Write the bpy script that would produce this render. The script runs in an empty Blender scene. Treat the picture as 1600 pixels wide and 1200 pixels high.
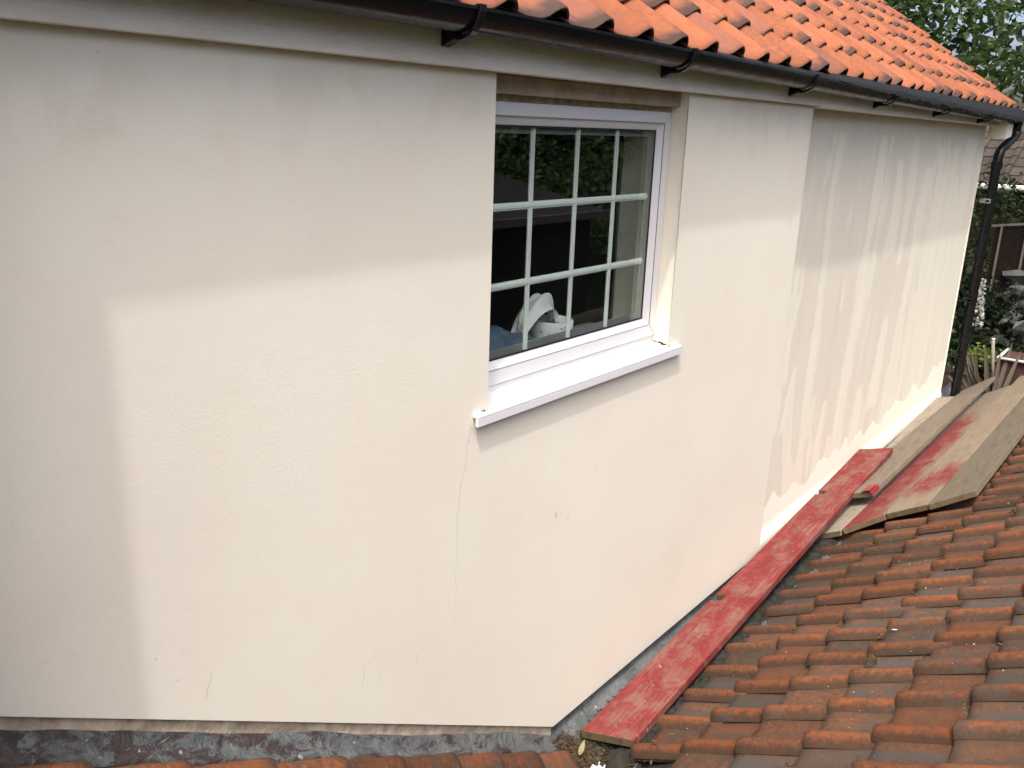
import bpy, math, random
import numpy as np
from mathutils import Vector, Matrix
random.seed(7); rng = np.random.RandomState(7)
SC = bpy.context.scene; COL = SC.collection
R = math.radians

# ------------------------------------------------------------------ camera
cam = bpy.data.cameras.new('camera'); CAM = bpy.data.objects.new('camera', cam); COL.objects.link(CAM)
cam.sensor_width = 36.0; cam.lens = 36.0 * 1375.876 / 1600.0; cam.clip_start = 0.05; cam.clip_end = 600
yaw, pitch, roll = 0.908077230, -0.285108020, 0.0346482953
f_ = Vector((math.sin(yaw)*math.cos(pitch), math.cos(yaw)*math.cos(pitch), math.sin(pitch)))
r_ = Vector((math.cos(yaw), -math.sin(yaw), 0)); u_ = r_.cross(f_)
r2 = math.cos(roll)*r_ + math.sin(roll)*u_; u2 = -math.sin(roll)*r_ + math.cos(roll)*u_
M = Matrix((( r2.x, u2.x, -f_.x, 0), (r2.y, u2.y, -f_.y, -1.75), (r2.z, u2.z, -f_.z, 0), (0, 0, 0, 1)))
CAM.matrix_world = M
SC.camera = CAM

# ------------------------------------------------------------------ sky, sun, exposure
W = bpy.data.worlds.new('World'); SC.world = W; W.use_nodes = True
wn = W.node_tree; bg = wn.nodes['Background']
sky = wn.nodes.new('ShaderNodeTexSky'); sky.sky_type = 'NISHITA'; sky.sun_disc = False
SUNDIR = Vector((-1.8, -1.0, 4.3)).normalized()
sky.sun_elevation = math.asin(SUNDIR.z); sky.sun_rotation = math.atan2(SUNDIR.x, SUNDIR.y)
sky.air_density = 0.65; sky.dust_density = 7.0; sky.ozone_density = 0.5
wn.links.new(sky.outputs[0], bg.inputs[0]); bg.inputs[1].default_value = 0.15
sl = bpy.data.lights.new('sun', 'SUN'); sl.energy = 1.0; sl.angle = R(1.1); sl.color = (1, .975, .94)
SUN = bpy.data.objects.new('sun', sl); COL.objects.link(SUN)
SUN.rotation_euler = SUNDIR.to_track_quat('Z', 'Y').to_euler()
vs = SC.view_settings; vs.view_transform = 'Standard'; vs.look = 'None'; vs.exposure = 1.55; vs.gamma = 1; vs.use_curve_mapping = False

# ------------------------------------------------------------------ node helpers
def newmat(name):
    m = bpy.data.materials.new(name); m.use_nodes = True
    nt = m.node_tree; b = nt.nodes['Principled BSDF']
    return m, nt, b
def nd(nt, typ, **kw):
    n = nt.nodes.new(typ)
    for k, v in kw.items():
        if k.startswith('i_'):
            key = k[2:]; key = int(key) if key.isdigit() else key
            if hasattr(v, 'is_output'): nt.links.new(v, n.inputs[key])
            else: n.inputs[key].default_value = v
        else: setattr(n, k, v)
    return n
def coord(nt, scale=(1,1,1), kind='Object'):
    tc = nd(nt, 'ShaderNodeTexCoord'); mp = nd(nt, 'ShaderNodeMapping')
    nt.links.new(tc.outputs[kind], mp.inputs[0]); mp.inputs['Scale'].default_value = scale
    return mp.outputs[0]
def noise(nt, vec, scale, detail=4, rough=.55, dist=0):
    n = nd(nt, 'ShaderNodeTexNoise'); nt.links.new(vec, n.inputs['Vector'])
    n.inputs['Scale'].default_value = scale; n.inputs['Detail'].default_value = detail
    n.inputs['Roughness'].default_value = rough; n.inputs['Distortion'].default_value = dist
    return n.outputs['Fac']
def ramp(nt, fac, stops):
    r = nd(nt, 'ShaderNodeValToRGB'); nt.links.new(fac, r.inputs[0]); cr = r.color_ramp
    while len(cr.elements) < len(stops): cr.elements.new(.5)
    for e, (p, c) in zip(cr.elements, stops):
        e.position = p; e.color = (c, c, c, 1) if isinstance(c, (int, float)) else (*c, 1)
    return r.outputs[0]
def mix(nt, fac, a, b, mode='MIX'):
    m = nd(nt, 'ShaderNodeMix', data_type='RGBA', blend_type=mode)
    for sock, v in ((m.inputs[0], fac), (m.inputs[6], a), (m.inputs[7], b)):
        if hasattr(v, 'is_output'): nt.links.new(v, sock)
        elif isinstance(v, (int, float)): sock.default_value = v if sock is m.inputs[0] else (v, v, v, 1)
        else: sock.default_value = (*v, 1)
    return m.outputs[2]
def math_(nt, op, a, b=0.0, clamp=False):
    m = nd(nt, 'ShaderNodeMath', operation=op, use_clamp=clamp)
    for i, v in enumerate((a, b)):
        if hasattr(v, 'is_output'): nt.links.new(v, m.inputs[i])
        else: m.inputs[i].default_value = v
    return m.outputs[0]
def bump(nt, b, h, strength=.3, dist=.01):
    n = nd(nt, 'ShaderNodeBump'); n.inputs['Strength'].default_value = strength; n.inputs['Distance'].default_value = dist
    nt.links.new(h, n.inputs['Height']); nt.links.new(n.outputs[0], b.inputs['Normal'])
def setc(nt, b, c, rough=.7, spec=.5):
    if hasattr(c, 'is_output'): nt.links.new(c, b.inputs['Base Color'])
    else: b.inputs['Base Color'].default_value = (*c, 1)
    b.inputs['Roughness'].default_value = rough; b.inputs['Specular IOR Level'].default_value = spec
def objrand(nt): return nd(nt, 'ShaderNodeObjectInfo').outputs['Random']

MAT = {}
def simple(name, c, rough=.7, spec=.5, var=.15, scale=8, bmp=0, bscale=60, aniso=(1,1,1), kind='Object'):
    m, nt, b = newmat(name); v = coord(nt, aniso, kind)
    n = noise(nt, v, scale, 5)
    lo = tuple(x*(1-var) for x in c); hi = tuple(min(1, x*(1+var)) for x in c)
    setc(nt, b, ramp(nt, n, [(.3, lo), (.7, hi)]), rough, spec)
    if bmp: bump(nt, b, noise(nt, v, bscale, 3), bmp, .004)
    MAT[name] = m; return m

# painted render on the near wall
def mat_render():
    m, nt, b = newmat('cream_render'); v = coord(nt)
    base = ramp(nt, noise(nt, v, 1.3, 5), [(.3, (.685, .650, .550)), (.7, (.735, .705, .598))])
    # faint grey green wash marks, dirt specks, brown weather stain in blotches
    w = ramp(nt, noise(nt, v, 2.6, 3, .5), [(.48, 0.0), (.72, .55)])
    c = mix(nt, w, base, (.685, .69, .58))
    w2 = ramp(nt, noise(nt, v, 4.3, 4, .6, .8), [(.56, 0.0), (.74, .5)])
    c = mix(nt, w2, c, (.72, .645, .56))
    tr_ = ramp(nt, noise(nt, coord(nt, (1.0, 1, 2.6)), 9, 5, .65, 1.2), [(.60, 0.0), (.66, .22)])
    c = mix(nt, tr_, c, (.64, .60, .50))
    sp = ramp(nt, noise(nt, v, 42, 2, .5), [(.735, 0.0), (.77, .45)])
    sp2 = ramp(nt, noise(nt, v, 3.0, 2), [(.45, 0.0), (.6, 1.0)])
    c = mix(nt, math_(nt, 'MULTIPLY', sp, sp2), c, (.30, .24, .17))
    sv = coord(nt, (2.2, 1, .35)); st = ramp(nt, noise(nt, sv, 2.2, 5, .6), [(.5, 0.0), (.8, .07)])
    c = mix(nt, st, c, (.60, .51, .40))
    # brown blotches strongest near the fascia: dirt with some eaves shade painted in
    zz = nd(nt, 'ShaderNodeSeparateXYZ', i_0=v).outputs[2]
    eave_tone = math_(nt, 'ADD', noise(nt, coord(nt, (1.0, 1, .55)), 6, 7, .68, .4), math_(nt, 'MULTIPLY', noise(nt, v, 2.1, 3), .6))
    eave_tone = math_(nt, 'ADD', eave_tone, math_(nt, 'MULTIPLY', zz, 1.1))
    c = mix(nt, ramp(nt, eave_tone, [(.80, 0.0), (1.15, .16)]), c, (.46, .365, .255))
    setc(nt, b, c, .92, .2)
    h1 = noise(nt, v, 128, 4, .68); h2 = noise(nt, v, 30, 3, .5); h3 = noise(nt, v, 4, 2)
    h = math_(nt, 'ADD', math_(nt, 'MULTIPLY', h1, .7), math_(nt, 'ADD', math_(nt, 'MULTIPLY', h2, .30), math_(nt, 'MULTIPLY', h3, .5)))
    bump(nt, b, h, .36, .0035)
    MAT['render'] = m
mat_render()
def mat_farwall():
    m, nt, b = newmat('patchy_render'); v = coord(nt)
    at = nd(nt, 'ShaderNodeAttribute', attribute_name='paint')
    at2 = nd(nt, 'ShaderNodeAttribute', attribute_name='cove')
    sv = coord(nt, (3.0, 1, .5))
    base = ramp(nt, noise(nt, sv, 2.0, 6, .6), [(.25, (.615, .580, .485)), (.75, (.680, .648, .550))])
    fine = math_(nt, 'MULTIPLY', math_(nt, 'SUBTRACT', noise(nt, coord(nt, (1, 1, .45)), 24, 5, .65), .5), .75)
    p = ramp(nt, math_(nt, 'ADD', at.outputs['Fac'], fine), [(.34, 0.0), (.60, 1.0)])
    pc = ramp(nt, noise(nt, sv, 3.0, 4), [(.3, (.725, .712, .575)), (.7, (.78, .77, .64))])
    c = mix(nt, math_(nt, 'MULTIPLY', p, .62), base, pc)
    p2 = ramp(nt, math_(nt, 'ADD', at2.outputs['Fac'], fine), [(.44, 0.0), (.53, 1.0)])
    c = mix(nt, p2, c, (.83, .81, .69))
    setc(nt, b, c, .85, .25)
    h = math_(nt, 'ADD', math_(nt, 'MULTIPLY', noise(nt, v, 90, 3, .6), .5), math_(nt, 'MULTIPLY', p, .5))
    h = math_(nt, 'ADD', h, noise(nt, v, 7, 3))
    bump(nt, b, h, .35, .004)
    MAT['farwall'] = m
mat_farwall()

def mat_tile(name, crest, mid, pan, dark, darkamt, purple=False, moss=True):
    m, nt, b = newmat(name)
    tc = nd(nt, 'ShaderNodeTexCoord'); rnd = objrand(nt)
    cb = nd(nt, 'ShaderNodeCombineXYZ')
    for i, k in enumerate((37.0, 91.0, 53.0)): nt.links.new(math_(nt, 'MULTIPLY', rnd, k), cb.inputs[i])
    va = nd(nt, 'ShaderNodeVectorMath', operation='ADD'); nt.links.new(tc.outputs['Object'], va.inputs[0]); nt.links.new(cb.outputs[0], va.inputs[1])
    v = va.outputs[0]
    sep = nd(nt, 'ShaderNodeSeparateXYZ'); nt.links.new(tc.outputs['Object'], sep.inputs[0])
    hz = ramp(nt, math_(nt, 'ADD', math_(nt, 'MULTIPLY', sep.outputs[2], 22.0), math_(nt, 'MULTIPLY', math_(nt, 'SUBTRACT', noise(nt, v, 14, 5, .65), .5), 1.1)), [(.18, 0.0), (.75, 1.0)])
    n1 = noise(nt, v, 9, 6, .62)
    panc = mix(nt, ramp(nt, math_(nt, 'ADD', n1, math_(nt, 'MULTIPLY', math_(nt, 'SUBTRACT', rnd, .5), .5)), [(.38, 0.0), (.62, 1.0)]), mid, pan)
    crc = mix(nt, ramp(nt, noise(nt, v, 16, 4), [(.4, 0.0), (.65, .8)]), crest, mid)
    c = mix(nt, hz, panc, crc)
    # dark lichen blotches
    rd = math_(nt, 'FRACT', math_(nt, 'MULTIPLY', rnd, 7.31))
    dk = ramp(nt, math_(nt, 'ADD', noise(nt, v, 48, 6, .75), math_(nt, 'MULTIPLY', rd, .16)), [(.52, 0.0), (.72, darkamt)])
    c = mix(nt, dk, c, dark)
    if purple:   # some kiln purple tiles and tiles with sooty lower ends
        pv = ramp(nt, math_(nt, 'FRACT', math_(nt, 'MULTIPLY', rnd, 13.7)), [(.72, 0.0), (.86, .55)])
        c = mix(nt, pv, c, (.125, .055, .042))
        ev = ramp(nt, math_(nt, 'FRACT', math_(nt, 'MULTIPLY', rnd, 29.3)), [(.46, 0.0), (.62, 1.0)])
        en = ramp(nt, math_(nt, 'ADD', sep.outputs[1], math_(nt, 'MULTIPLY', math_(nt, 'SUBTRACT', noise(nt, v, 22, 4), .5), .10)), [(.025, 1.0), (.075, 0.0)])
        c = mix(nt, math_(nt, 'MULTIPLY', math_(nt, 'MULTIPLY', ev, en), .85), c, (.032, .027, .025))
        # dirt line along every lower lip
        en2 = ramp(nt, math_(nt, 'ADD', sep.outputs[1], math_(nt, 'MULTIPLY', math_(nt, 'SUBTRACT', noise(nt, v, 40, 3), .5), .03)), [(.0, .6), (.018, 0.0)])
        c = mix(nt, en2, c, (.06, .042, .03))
    if not purple:
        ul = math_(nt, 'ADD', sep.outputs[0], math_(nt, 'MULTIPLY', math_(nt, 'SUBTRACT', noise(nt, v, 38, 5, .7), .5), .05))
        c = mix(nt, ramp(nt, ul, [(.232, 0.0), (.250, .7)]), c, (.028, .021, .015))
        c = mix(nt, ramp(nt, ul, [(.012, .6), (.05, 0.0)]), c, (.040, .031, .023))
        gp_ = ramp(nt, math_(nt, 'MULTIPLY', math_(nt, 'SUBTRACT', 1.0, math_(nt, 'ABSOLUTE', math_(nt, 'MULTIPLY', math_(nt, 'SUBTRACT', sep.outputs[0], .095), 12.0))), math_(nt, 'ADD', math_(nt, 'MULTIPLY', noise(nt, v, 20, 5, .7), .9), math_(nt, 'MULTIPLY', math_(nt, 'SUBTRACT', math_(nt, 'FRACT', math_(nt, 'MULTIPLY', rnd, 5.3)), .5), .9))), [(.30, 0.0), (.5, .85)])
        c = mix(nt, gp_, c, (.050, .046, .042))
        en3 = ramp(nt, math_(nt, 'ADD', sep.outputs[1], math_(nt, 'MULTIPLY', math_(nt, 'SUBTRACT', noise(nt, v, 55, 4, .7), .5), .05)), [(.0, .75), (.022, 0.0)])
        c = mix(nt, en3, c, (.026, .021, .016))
        lc = ramp(nt, math_(nt, 'ADD', noise(nt, v, 13, 7, .72), math_(nt, 'MULTIPLY', math_(nt, 'FRACT', math_(nt, 'MULTIPLY', rnd, 17.9)), .18)), [(.63, 0.0), (.72, .55)])
        c = mix(nt, lc, c, (.050, .043, .035))
    sp = ramp(nt, noise(nt, v, 70, 1, .4), [(.80, 0.0), (.815, .9)])
    if not purple: c = mix(nt, sp, c, (.3, .29, .25))
    br = math_(nt, 'ADD', .80, math_(nt, 'MULTIPLY', math_(nt, 'FRACT', math_(nt, 'MULTIPLY', rnd, 3.77)), .4))
    hsv = nd(nt, 'ShaderNodeHueSaturation'); nt.links.new(c, hsv.inputs['Color']); nt.links.new(br, hsv.inputs['Value'])
    setc(nt, b, hsv.outputs[0], .85 if not purple else .75, .15)
    h = math_(nt, 'ADD', noise(nt, v, 60, 5, .7), math_(nt, 'MULTIPLY', noise(nt, v, 220, 2), .5))
    bump(nt, b, h, .5 if not purple else .22, .004 if not purple else .002)
    MAT[name] = m
mat_tile('old_tile', (.150, .050, .019), (.112, .047, .024), (.062, .043, .031), (.030, .023, .017), .62)
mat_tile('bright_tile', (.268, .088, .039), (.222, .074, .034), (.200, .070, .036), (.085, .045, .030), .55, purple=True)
mat_tile('grey_tile', (.065, .05, .042), (.06, .047, .04), (.05, .04, .035), (.03, .025, .022), .5)

def mat_board(name, wood, wood2, red, amount, gx=0.0, along=None):
    """weathered plank with worn red paint; grain runs along local x"""
    m, nt, b = newmat(name); v = coord(nt)
    g = noise(nt, coord(nt, (1.2, 22, 8)), 3.0, 6, .65, .4)
    c = ramp(nt, g, [(.3, wood), (.7, wood2)])
    kn = ramp(nt, noise(nt, coord(nt, (2.0, 7, 3)), 2.2, 4, .6, 1.2), [(.55, 0.0), (.72, .55)])
    c = mix(nt, kn, c, tuple(x*.42 for x in wood))
    lines = ramp(nt, noise(nt, coord(nt, (1.0, 60, 20)), 2.5, 4, .7), [(.57, 0.0), (.68, .5)])
    c = mix(nt, lines, c, tuple(x*.35 for x in wood))
    if red is not None:
        pn = math_(nt, 'ADD', math_(nt, 'MULTIPLY', noise(nt, coord(nt, (1.0, 2.4, 2)), 3.2, 7, .66, .5), .55), math_(nt, 'MULTIPLY', noise(nt, coord(nt, (.9, 26, 6)), 3.0, 6, .7), .45))
        if along is not None:
            sx = nd(nt, 'ShaderNodeSeparateXYZ'); nt.links.new(nd(nt, 'ShaderNodeTexCoord').outputs['Object'], sx.inputs[0])
            pn = math_(nt, 'ADD', pn, along(nt, sx))
        pm = ramp(nt, pn, [(.5-amount-.03, 0.0), (.5-amount+.14, .92)])
        rc = ramp(nt, noise(nt, coord(nt, (1.4, 5, 2)), 4.0, 5, .6), [(.3, tuple(x*.75 for x in red)), (.55, red), (.75, (min(1, red[0]*1.35), red[1]*2.6, red[2]*2.3))])
        # chalky scuffs
        sc = ramp(nt, noise(nt, coord(nt, (3, 9, 2)), 4.5, 5, .7, .8), [(.60, 0.0), (.70, .65)])
        rc = mix(nt, sc, rc, (.20, .135, .11))
        sw = ramp(nt, noise(nt, coord(nt, (10, 26, 6)), 3.0, 3, .6), [(.70, 0.0), (.74, .8)])
        rc = mix(nt, sw, rc, (.30, .21, .185))
        c = mix(nt, pm, c, rc)
        du = ramp(nt, math_(nt, 'ADD', math_(nt, 'MULTIPLY', noise(nt, coord(nt, (2.2, 3.6, 2)), 2.6, 7, .68, .7), .8), math_(nt, 'MULTIPLY', noise(nt, coord(nt, (9, 1.6, 3)), 2.5, 4, .7), .2)), [(.49, 0.0), (.64, .62)])
        c = mix(nt, du, c, (.155, .100, .077))
        cs = ramp(nt, noise(nt, coord(nt, (5, 7, 2)), 4.5, 6, .72, .5), [(.62, 0.0), (.68, .75)])
        c = mix(nt, math_(nt, 'MULTIPLY', cs, pm), c, (.27, .20, .165))
    setc(nt, b, c, .8, .2)
    bump(nt, b, math_(nt, 'ADD', g, math_(nt, 'MULTIPLY', noise(nt, v, 90, 3), .3)), .35, .004)
    MAT[name] = m
RED = (.150, .014, .016)
mat_board('board_red', (.15, .10, .07), (.20, .145, .105), RED, .14)
mat_board('board_grey', (.085, .070, .048), (.125, .105, .075), None, 0)
mat_board('board_pale', (.18, .153, .115), (.235, .205, .16), None, 0)
mat_board('board_e', (.115, .096, .070), (.16, .135, .10), RED, -.22)
mat_board('board_a', (.135, .112, .082), (.175, .145, .107), RED, 0,
          along=lambda nt, s: math_(nt, 'SUBTRACT', .19, math_(nt, 'ADD', math_(nt, 'MULTIPLY', math_(nt, 'MAXIMUM', math_(nt, 'SUBTRACT', s.outputs[0], 2.6), 0.0), .35), math_(nt, 'MULTIPLY', math_(nt, 'MAXIMUM', math_(nt, 'MULTIPLY', s.outputs[1], -1.0), 0.0), 1.6))))
mat_board('board_b', (.155, .127, .087), (.20, .165, .115), RED, 0,
          along=lambda nt, s: math_(nt, 'SUBTRACT', .22, math_(nt, 'ADD', math_(nt, 'MULTIPLY', math_(nt, 'ABSOLUTE', math_(nt, 'SUBTRACT', s.outputs[0], .62)), .55), math_(nt, 'MULTIPLY', math_(nt, 'ABSOLUTE', s.outputs[1]), .4))))
mat_board('end_grain', (.065, .048, .028), (.105, .078, .045), None, 0)

m, nt, b = newmat('black_plastic'); v = coord(nt)
setc(nt, b, ramp(nt, noise(nt, coord(nt, (.6, 3, 3)), 6, 5), [(.35, (.006, .006, .0065)), (.7, (.010, .010, .0105))]), .34, .24)
nt.links.new(ramp(nt, noise(nt, v, 9, 5), [(.3, .16), (.7, .34)]), b.inputs['Roughness']); MAT['black'] = m
simple('felt', (.007, .008, .009), .75, .2, .35, 14, .5, 40)
m, nt, b = newmat('lead'); v = coord(nt)
c = ramp(nt, noise(nt, v, 7, 6, .65), [(.3, (.050, .058, .060)), (.65, (.115, .126, .126))])
c = mix(nt, ramp(nt, noise(nt, coord(nt, (1, 2, 2.2)), 5.5, 6, .75, .6) if False else math_(nt, 'ADD', noise(nt, coord(nt, (1, 2, 2.2)), 5.5, 6, .75, .6), math_(nt, 'MULTIPLY', math_(nt, 'SUBTRACT', 1.45, nd(nt, 'ShaderNodeSeparateXYZ', i_0=nd(nt, 'ShaderNodeTexCoord').outputs['Object']).outputs[0]), .075)), [(.50, 0.0), (.55, .92)]), c, (.032, .020, .018))
c = mix(nt, ramp(nt, noise(nt, coord(nt, (1, 1.5, 2.5)), 20, 4, .6, .5), [(.66, 0.0), (.69, .8)]), c, (.30, .29, .26))
c = mix(nt, ramp(nt, noise(nt, coord(nt, (1, 1.5, 2.5)), 14, 5, .7, .4), [(.60, 0.0), (.64, .75)]), c, (.022, .022, .025))
setc(nt, b, c, .55, .5); bump(nt, b, noise(nt, v, 17, 6, .7, 1.2), 1.0, .02); MAT['lead'] = m
m, nt, b = newmat('dirty_white_paint'); v = coord(nt)
c = ramp(nt, noise(nt, coord(nt, (.7, 4, 4)), 4, 6, .65), [(.3, (.62, .56, .47)), (.62, (.78, .745, .665))])
c = mix(nt, ramp(nt, noise(nt, coord(nt, (2.5, 12, 12)), 6, 5, .7), [(.64, 0.0), (.72, .6)]), c, (.20, .165, .125))
setc(nt, b, c, .7, .3); bump(nt, b, noise(nt, coord(nt, (2, 30, 30)), 3, 4), .35, .004); MAT['fascia'] = m
m, nt, b = newmat('white_upvc'); v = coord(nt)
c = mix(nt, ramp(nt, noise(nt, v, 26, 5, .7), [(.66, 0.0), (.75, .35)]), (.65, .655, .665), (.36, .31, .24))
setc(nt, b, c, .32, .5); MAT['upvc'] = m
simple('georgian_bar', (.83, .85, .82), .4, .5, .03)
simple('gasket', (.012, .012, .013), .5, .4)
simple('spacer', (.22, .23, .23), .4, .5)
simple('head_board', (.34, .275, .20), .85, .2, .25, 14, .4, 60)
simple('mortar', (.36, .31, .235), .95, .2, .35, 22, .8, 70)
simple('dark_mortar', (.020, .019, .015), .95, .2, .45, 26, .9, 50)
simple('room_wall', (.25, .24, .215), .9, .2, .05)
simple('room_floor', (.10, .07, .05), .8, .2, .1)
simple('inner_sill', (.40, .38, .35), .5, .4, .05)
simple('tissue_paper', (.88, .89, .90), .9, .2, .03)
simple('blue_cloth', (.09, .14, .21), .95, .1, .3, 20, .4, 80)
simple('cord_yellow', (.55, .50, .22), .6, .3, .05)
simple('soil', (.028, .021, .015), .98, .1, .4, 6, .6, 30)
simple('grass_ground', (.028, .045, .014), .95, .1, .4, 3, .6, 60)
simple('bark', (.09, .07, .05), .95, .1, .4, 12, .8, 40)
simple('stone_pale', (.17, .168, .162), .9, .2, .3, 9, .7, 30)
simple('fence_wood', (.022, .016, .012), .9, .2, .4, 8, .3, 60, (1, 1, 8))
simple('fence_rail', (.24, .215, .175), .8, .2, .2, 12)
simple('brick_red', (.05, .032, .024), .9, .2, .3, 30, .4, 60)
simple('white_paint', (.62, .62, .60), .5, .4, .05)
simple('planter_wood', (.055, .026, .019), .85, .3, .3, 9, .4, 50)
simple('crack_dark', (.55, .49, .40), .95, .1, .2)
simple('debris', (.06, .046, .028), .95, .1, .6, 30)
simple('twig', (.10, .07, .04), .95, .1, .4, 30)
simple('shed_roof', (.028, .028, .03), .9, .2, .3, 8)
simple('butterfly_blue', (.08, .13, .30), .8, .1, .1)
simple('butterfly_green', (.15, .33, .36), .8, .1, .1)
simple('butterfly_pink', (.55, .34, .42), .8, .1, .1)
def leafmat(name, c1, c2, trans=.35, rough=.45, spec=.4):
    m, nt, b = newmat(name)
    geo = nd(nt, 'ShaderNodeNewGeometry')
    c = ramp(nt, geo.outputs['Random Per Island'], [(.0, c1), (1.0, c2)])
    setc(nt, b, c, rough, spec)
    tr = nd(nt, 'ShaderNodeBsdfTranslucent'); hs = nd(nt, 'ShaderNodeHueSaturation'); nt.links.new(c, hs.inputs['Color']); hs.inputs['Value'].default_value = 1.5
    nt.links.new(hs.outputs[0], tr.inputs[0])
    mx = nd(nt, 'ShaderNodeMixShader'); mx.inputs[0].default_value = trans
    nt.links.new(b.outputs[0], mx.inputs[1]); nt.links.new(tr.outputs[0], mx.inputs[2])
    nt.links.new(mx.outputs[0], nt.nodes['Material Output'].inputs[0]); MAT[name] = m
leafmat('leaf_green', (.028, .055, .012), (.062, .105, .026))
leafmat('leaf_dark', (.010, .021, .007), (.020, .036, .011), .2)
leafmat('leaf_hedge', (.032, .058, .013), (.066, .095, .028))
leafmat('leaf_lime', (.09, .125, .018), (.15, .185, .034))
leafmat('leaf_dead', (.085, .07, .052), (.16, .135, .10), .15, .6, .3)
leafmat('petal_white', (.42, .42, .36), (.62, .62, .55), .3)
leafmat('litter', (.025, .018, .010), (.085, .062, .036), .1, .9, .1)
leafmat('dead_leaf_pale', (.22, .20, .10), (.25, .23, .12), .2, .7, .2)
# glass: clear sheet with fresnel reflection
m = bpy.data.materials.new('window_glass'); m.use_nodes = True; nt = m.node_tree; nt.nodes.clear()
o = nd(nt, 'ShaderNodeOutputMaterial'); t = nd(nt, 'ShaderNodeBsdfTransparent', i_0=(.80, .86, .83, 1)); g = nd(nt, 'ShaderNodeBsdfGlossy'); g.inputs['Roughness'].default_value = .0
g.inputs[0].default_value = (.95, 1, .98, 1)
gi = nd(nt, 'ShaderNodeNewGeometry'); im = nd(nt, 'ShaderNodeMix', data_type='FLOAT'); nt.links.new(gi.outputs['Backfacing'], im.inputs[0]); im.inputs[2].default_value = 1.85; im.inputs[3].default_value = 1/1.85
fr = nd(nt, 'ShaderNodeFresnel', i_0=im.outputs[0]); mx = nd(nt, 'ShaderNodeMixShader')
nt.links.new(fr.outputs[0], mx.inputs[0]); nt.links.new(t.outputs[0], mx.inputs[1]); nt.links.new(g.outputs[0], mx.inputs[2]); nt.links.new(mx.outputs[0], o.inputs[0]); MAT['glass'] = m

# ------------------------------------------------------------------ mesh helpers
class MB:
    def __init__(s): s.v = []; s.f = []; s.m = []
    def quad(s, a, b, c, d, mi=0):
        n = len(s.v); s.v += [tuple(a), tuple(b), tuple(c), tuple(d)]; s.f.append((n, n+1, n+2, n+3)); s.m.append(mi)
    def poly(s, pts, mi=0):
        n = len(s.v); s.v += [tuple(p) for p in pts]; s.f.append(tuple(range(n, n+len(pts)))); s.m.append(mi)
    def box(s, x0, x1, y0, y1, z0, z1, mi=0):
        s.hexa([(x0,y0,z1),(x1,y0,z1),(x1,y1,z1),(x0,y1,z1)], [(x0,y0,z0),(x1,y0,z0),(x1,y1,z0),(x0,y1,z0)], mi)
    def hexa(s, top, bot, mi=0, mis=None):
        n = len(s.v); s.v += [tuple(p) for p in top] + [tuple(p) for p in bot]
        fs = [(0,1,2,3),(7,6,5,4),(0,4,5,1),(1,5,6,2),(2,6,7,3),(3,7,4,0)]
        for i, f in enumerate(fs): s.f.append(tuple(n+k for k in f)); s.m.append(mis[i] if mis else mi)
    def tube(s, pts, rad, seg=8, mi=0, cap=True):
        rings = []
        for i, p in enumerate(pts):
            p = Vector(p); a = Vector(pts[max(i-1, 0)]); c = Vector(pts[min(i+1, len(pts)-1)])
            d = (c-a).normalized(); q = d.to_track_quat('Z', 'Y'); rr = rad[i] if hasattr(rad, '__len__') else rad
            n = len(s.v)
            for k in range(seg):
                an = 2*math.pi*k/seg; s.v.append(tuple(p + q @ Vector((math.cos(an)*rr, math.sin(an)*rr, 0))))
            rings.append(n)
        for a, c in zip(rings, rings[1:]):
            for k in range(seg): s.f.append((a+k, a+(k+1) % seg, c+(k+1) % seg, c+k)); s.m.append(mi)
        if cap:
            s.f.append(tuple(rings[0]+k for k in range(seg))[::-1]); s.m.append(mi)
            s.f.append(tuple(rings[-1]+k for k in range(seg))); s.m.append(mi)
    def grid(s, P, mi=0, flip=False):
        """P: rows x cols of points"""
        n = len(s.v); rws = len(P); cl = len(P[0])
        for row in P: s.v += [tuple(p) for p in row]
        for i in range(rws-1):
            for j in range(cl-1):
                q = (n+i*cl+j, n+i*cl+j+1, n+(i+1)*cl+j+1, n+(i+1)*cl+j)
                s.f.append(q[::-1] if flip else q); s.m.append(mi)
    def mesh(s, name, mats, smooth=False):
        me = bpy.data.meshes.new(name); me.from_pydata(s.v, [], s.f); 
        for mm in (mats if isinstance(mats, (list, tuple)) else [mats]): me.materials.append(MAT[mm])
        if any(s.m): me.polygons.foreach_set('material_index', s.m)
        if smooth: me.polygons.foreach_set('use_smooth', [True]*len(me.polygons))
        me.update(); return me
    def build(s, name, mats, parent=None, smooth=False, bevel=0, **props):
        return link(name, s.mesh(name, mats, smooth), parent, bevel, **props)
def link(name, me, parent=None, bevel=0, **props):
    o = bpy.data.objects.new(name, me); COL.objects.link(o)
    if parent is not None: o.parent = parent
    if bevel:
        mo = o.modifiers.new('bevel', 'BEVEL'); mo.width = bevel; mo.segments = 2; mo.limit_method = 'ANGLE'; mo.angle_limit = R(40)
    for k, v_ in props.items(): o[k] = v_
    return o
def empty(name, loc, label, category, group=None):
    o = bpy.data.objects.new(name, None); COL.objects.link(o); o.location = loc; o.empty_display_size = .1
    o['label'] = label; o['category'] = category
    if group: o['group'] = group
    return o
def keep(o, parent):            # parent an object built in world coordinates under a moved empty
    o.parent = parent; o.matrix_parent_inverse = Matrix.Translation(-Vector(parent.location)); return o
def vnoise(x, seed=0):          # 1-D value noise
    i = math.floor(x); f = x-i; f = f*f*(3-2*f)
    def h(k): return (math.sin(k*127.1+seed*311.7)*43758.5453) % 1.0
    return h(i)*(1-f)+h(i+1)*f

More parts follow.
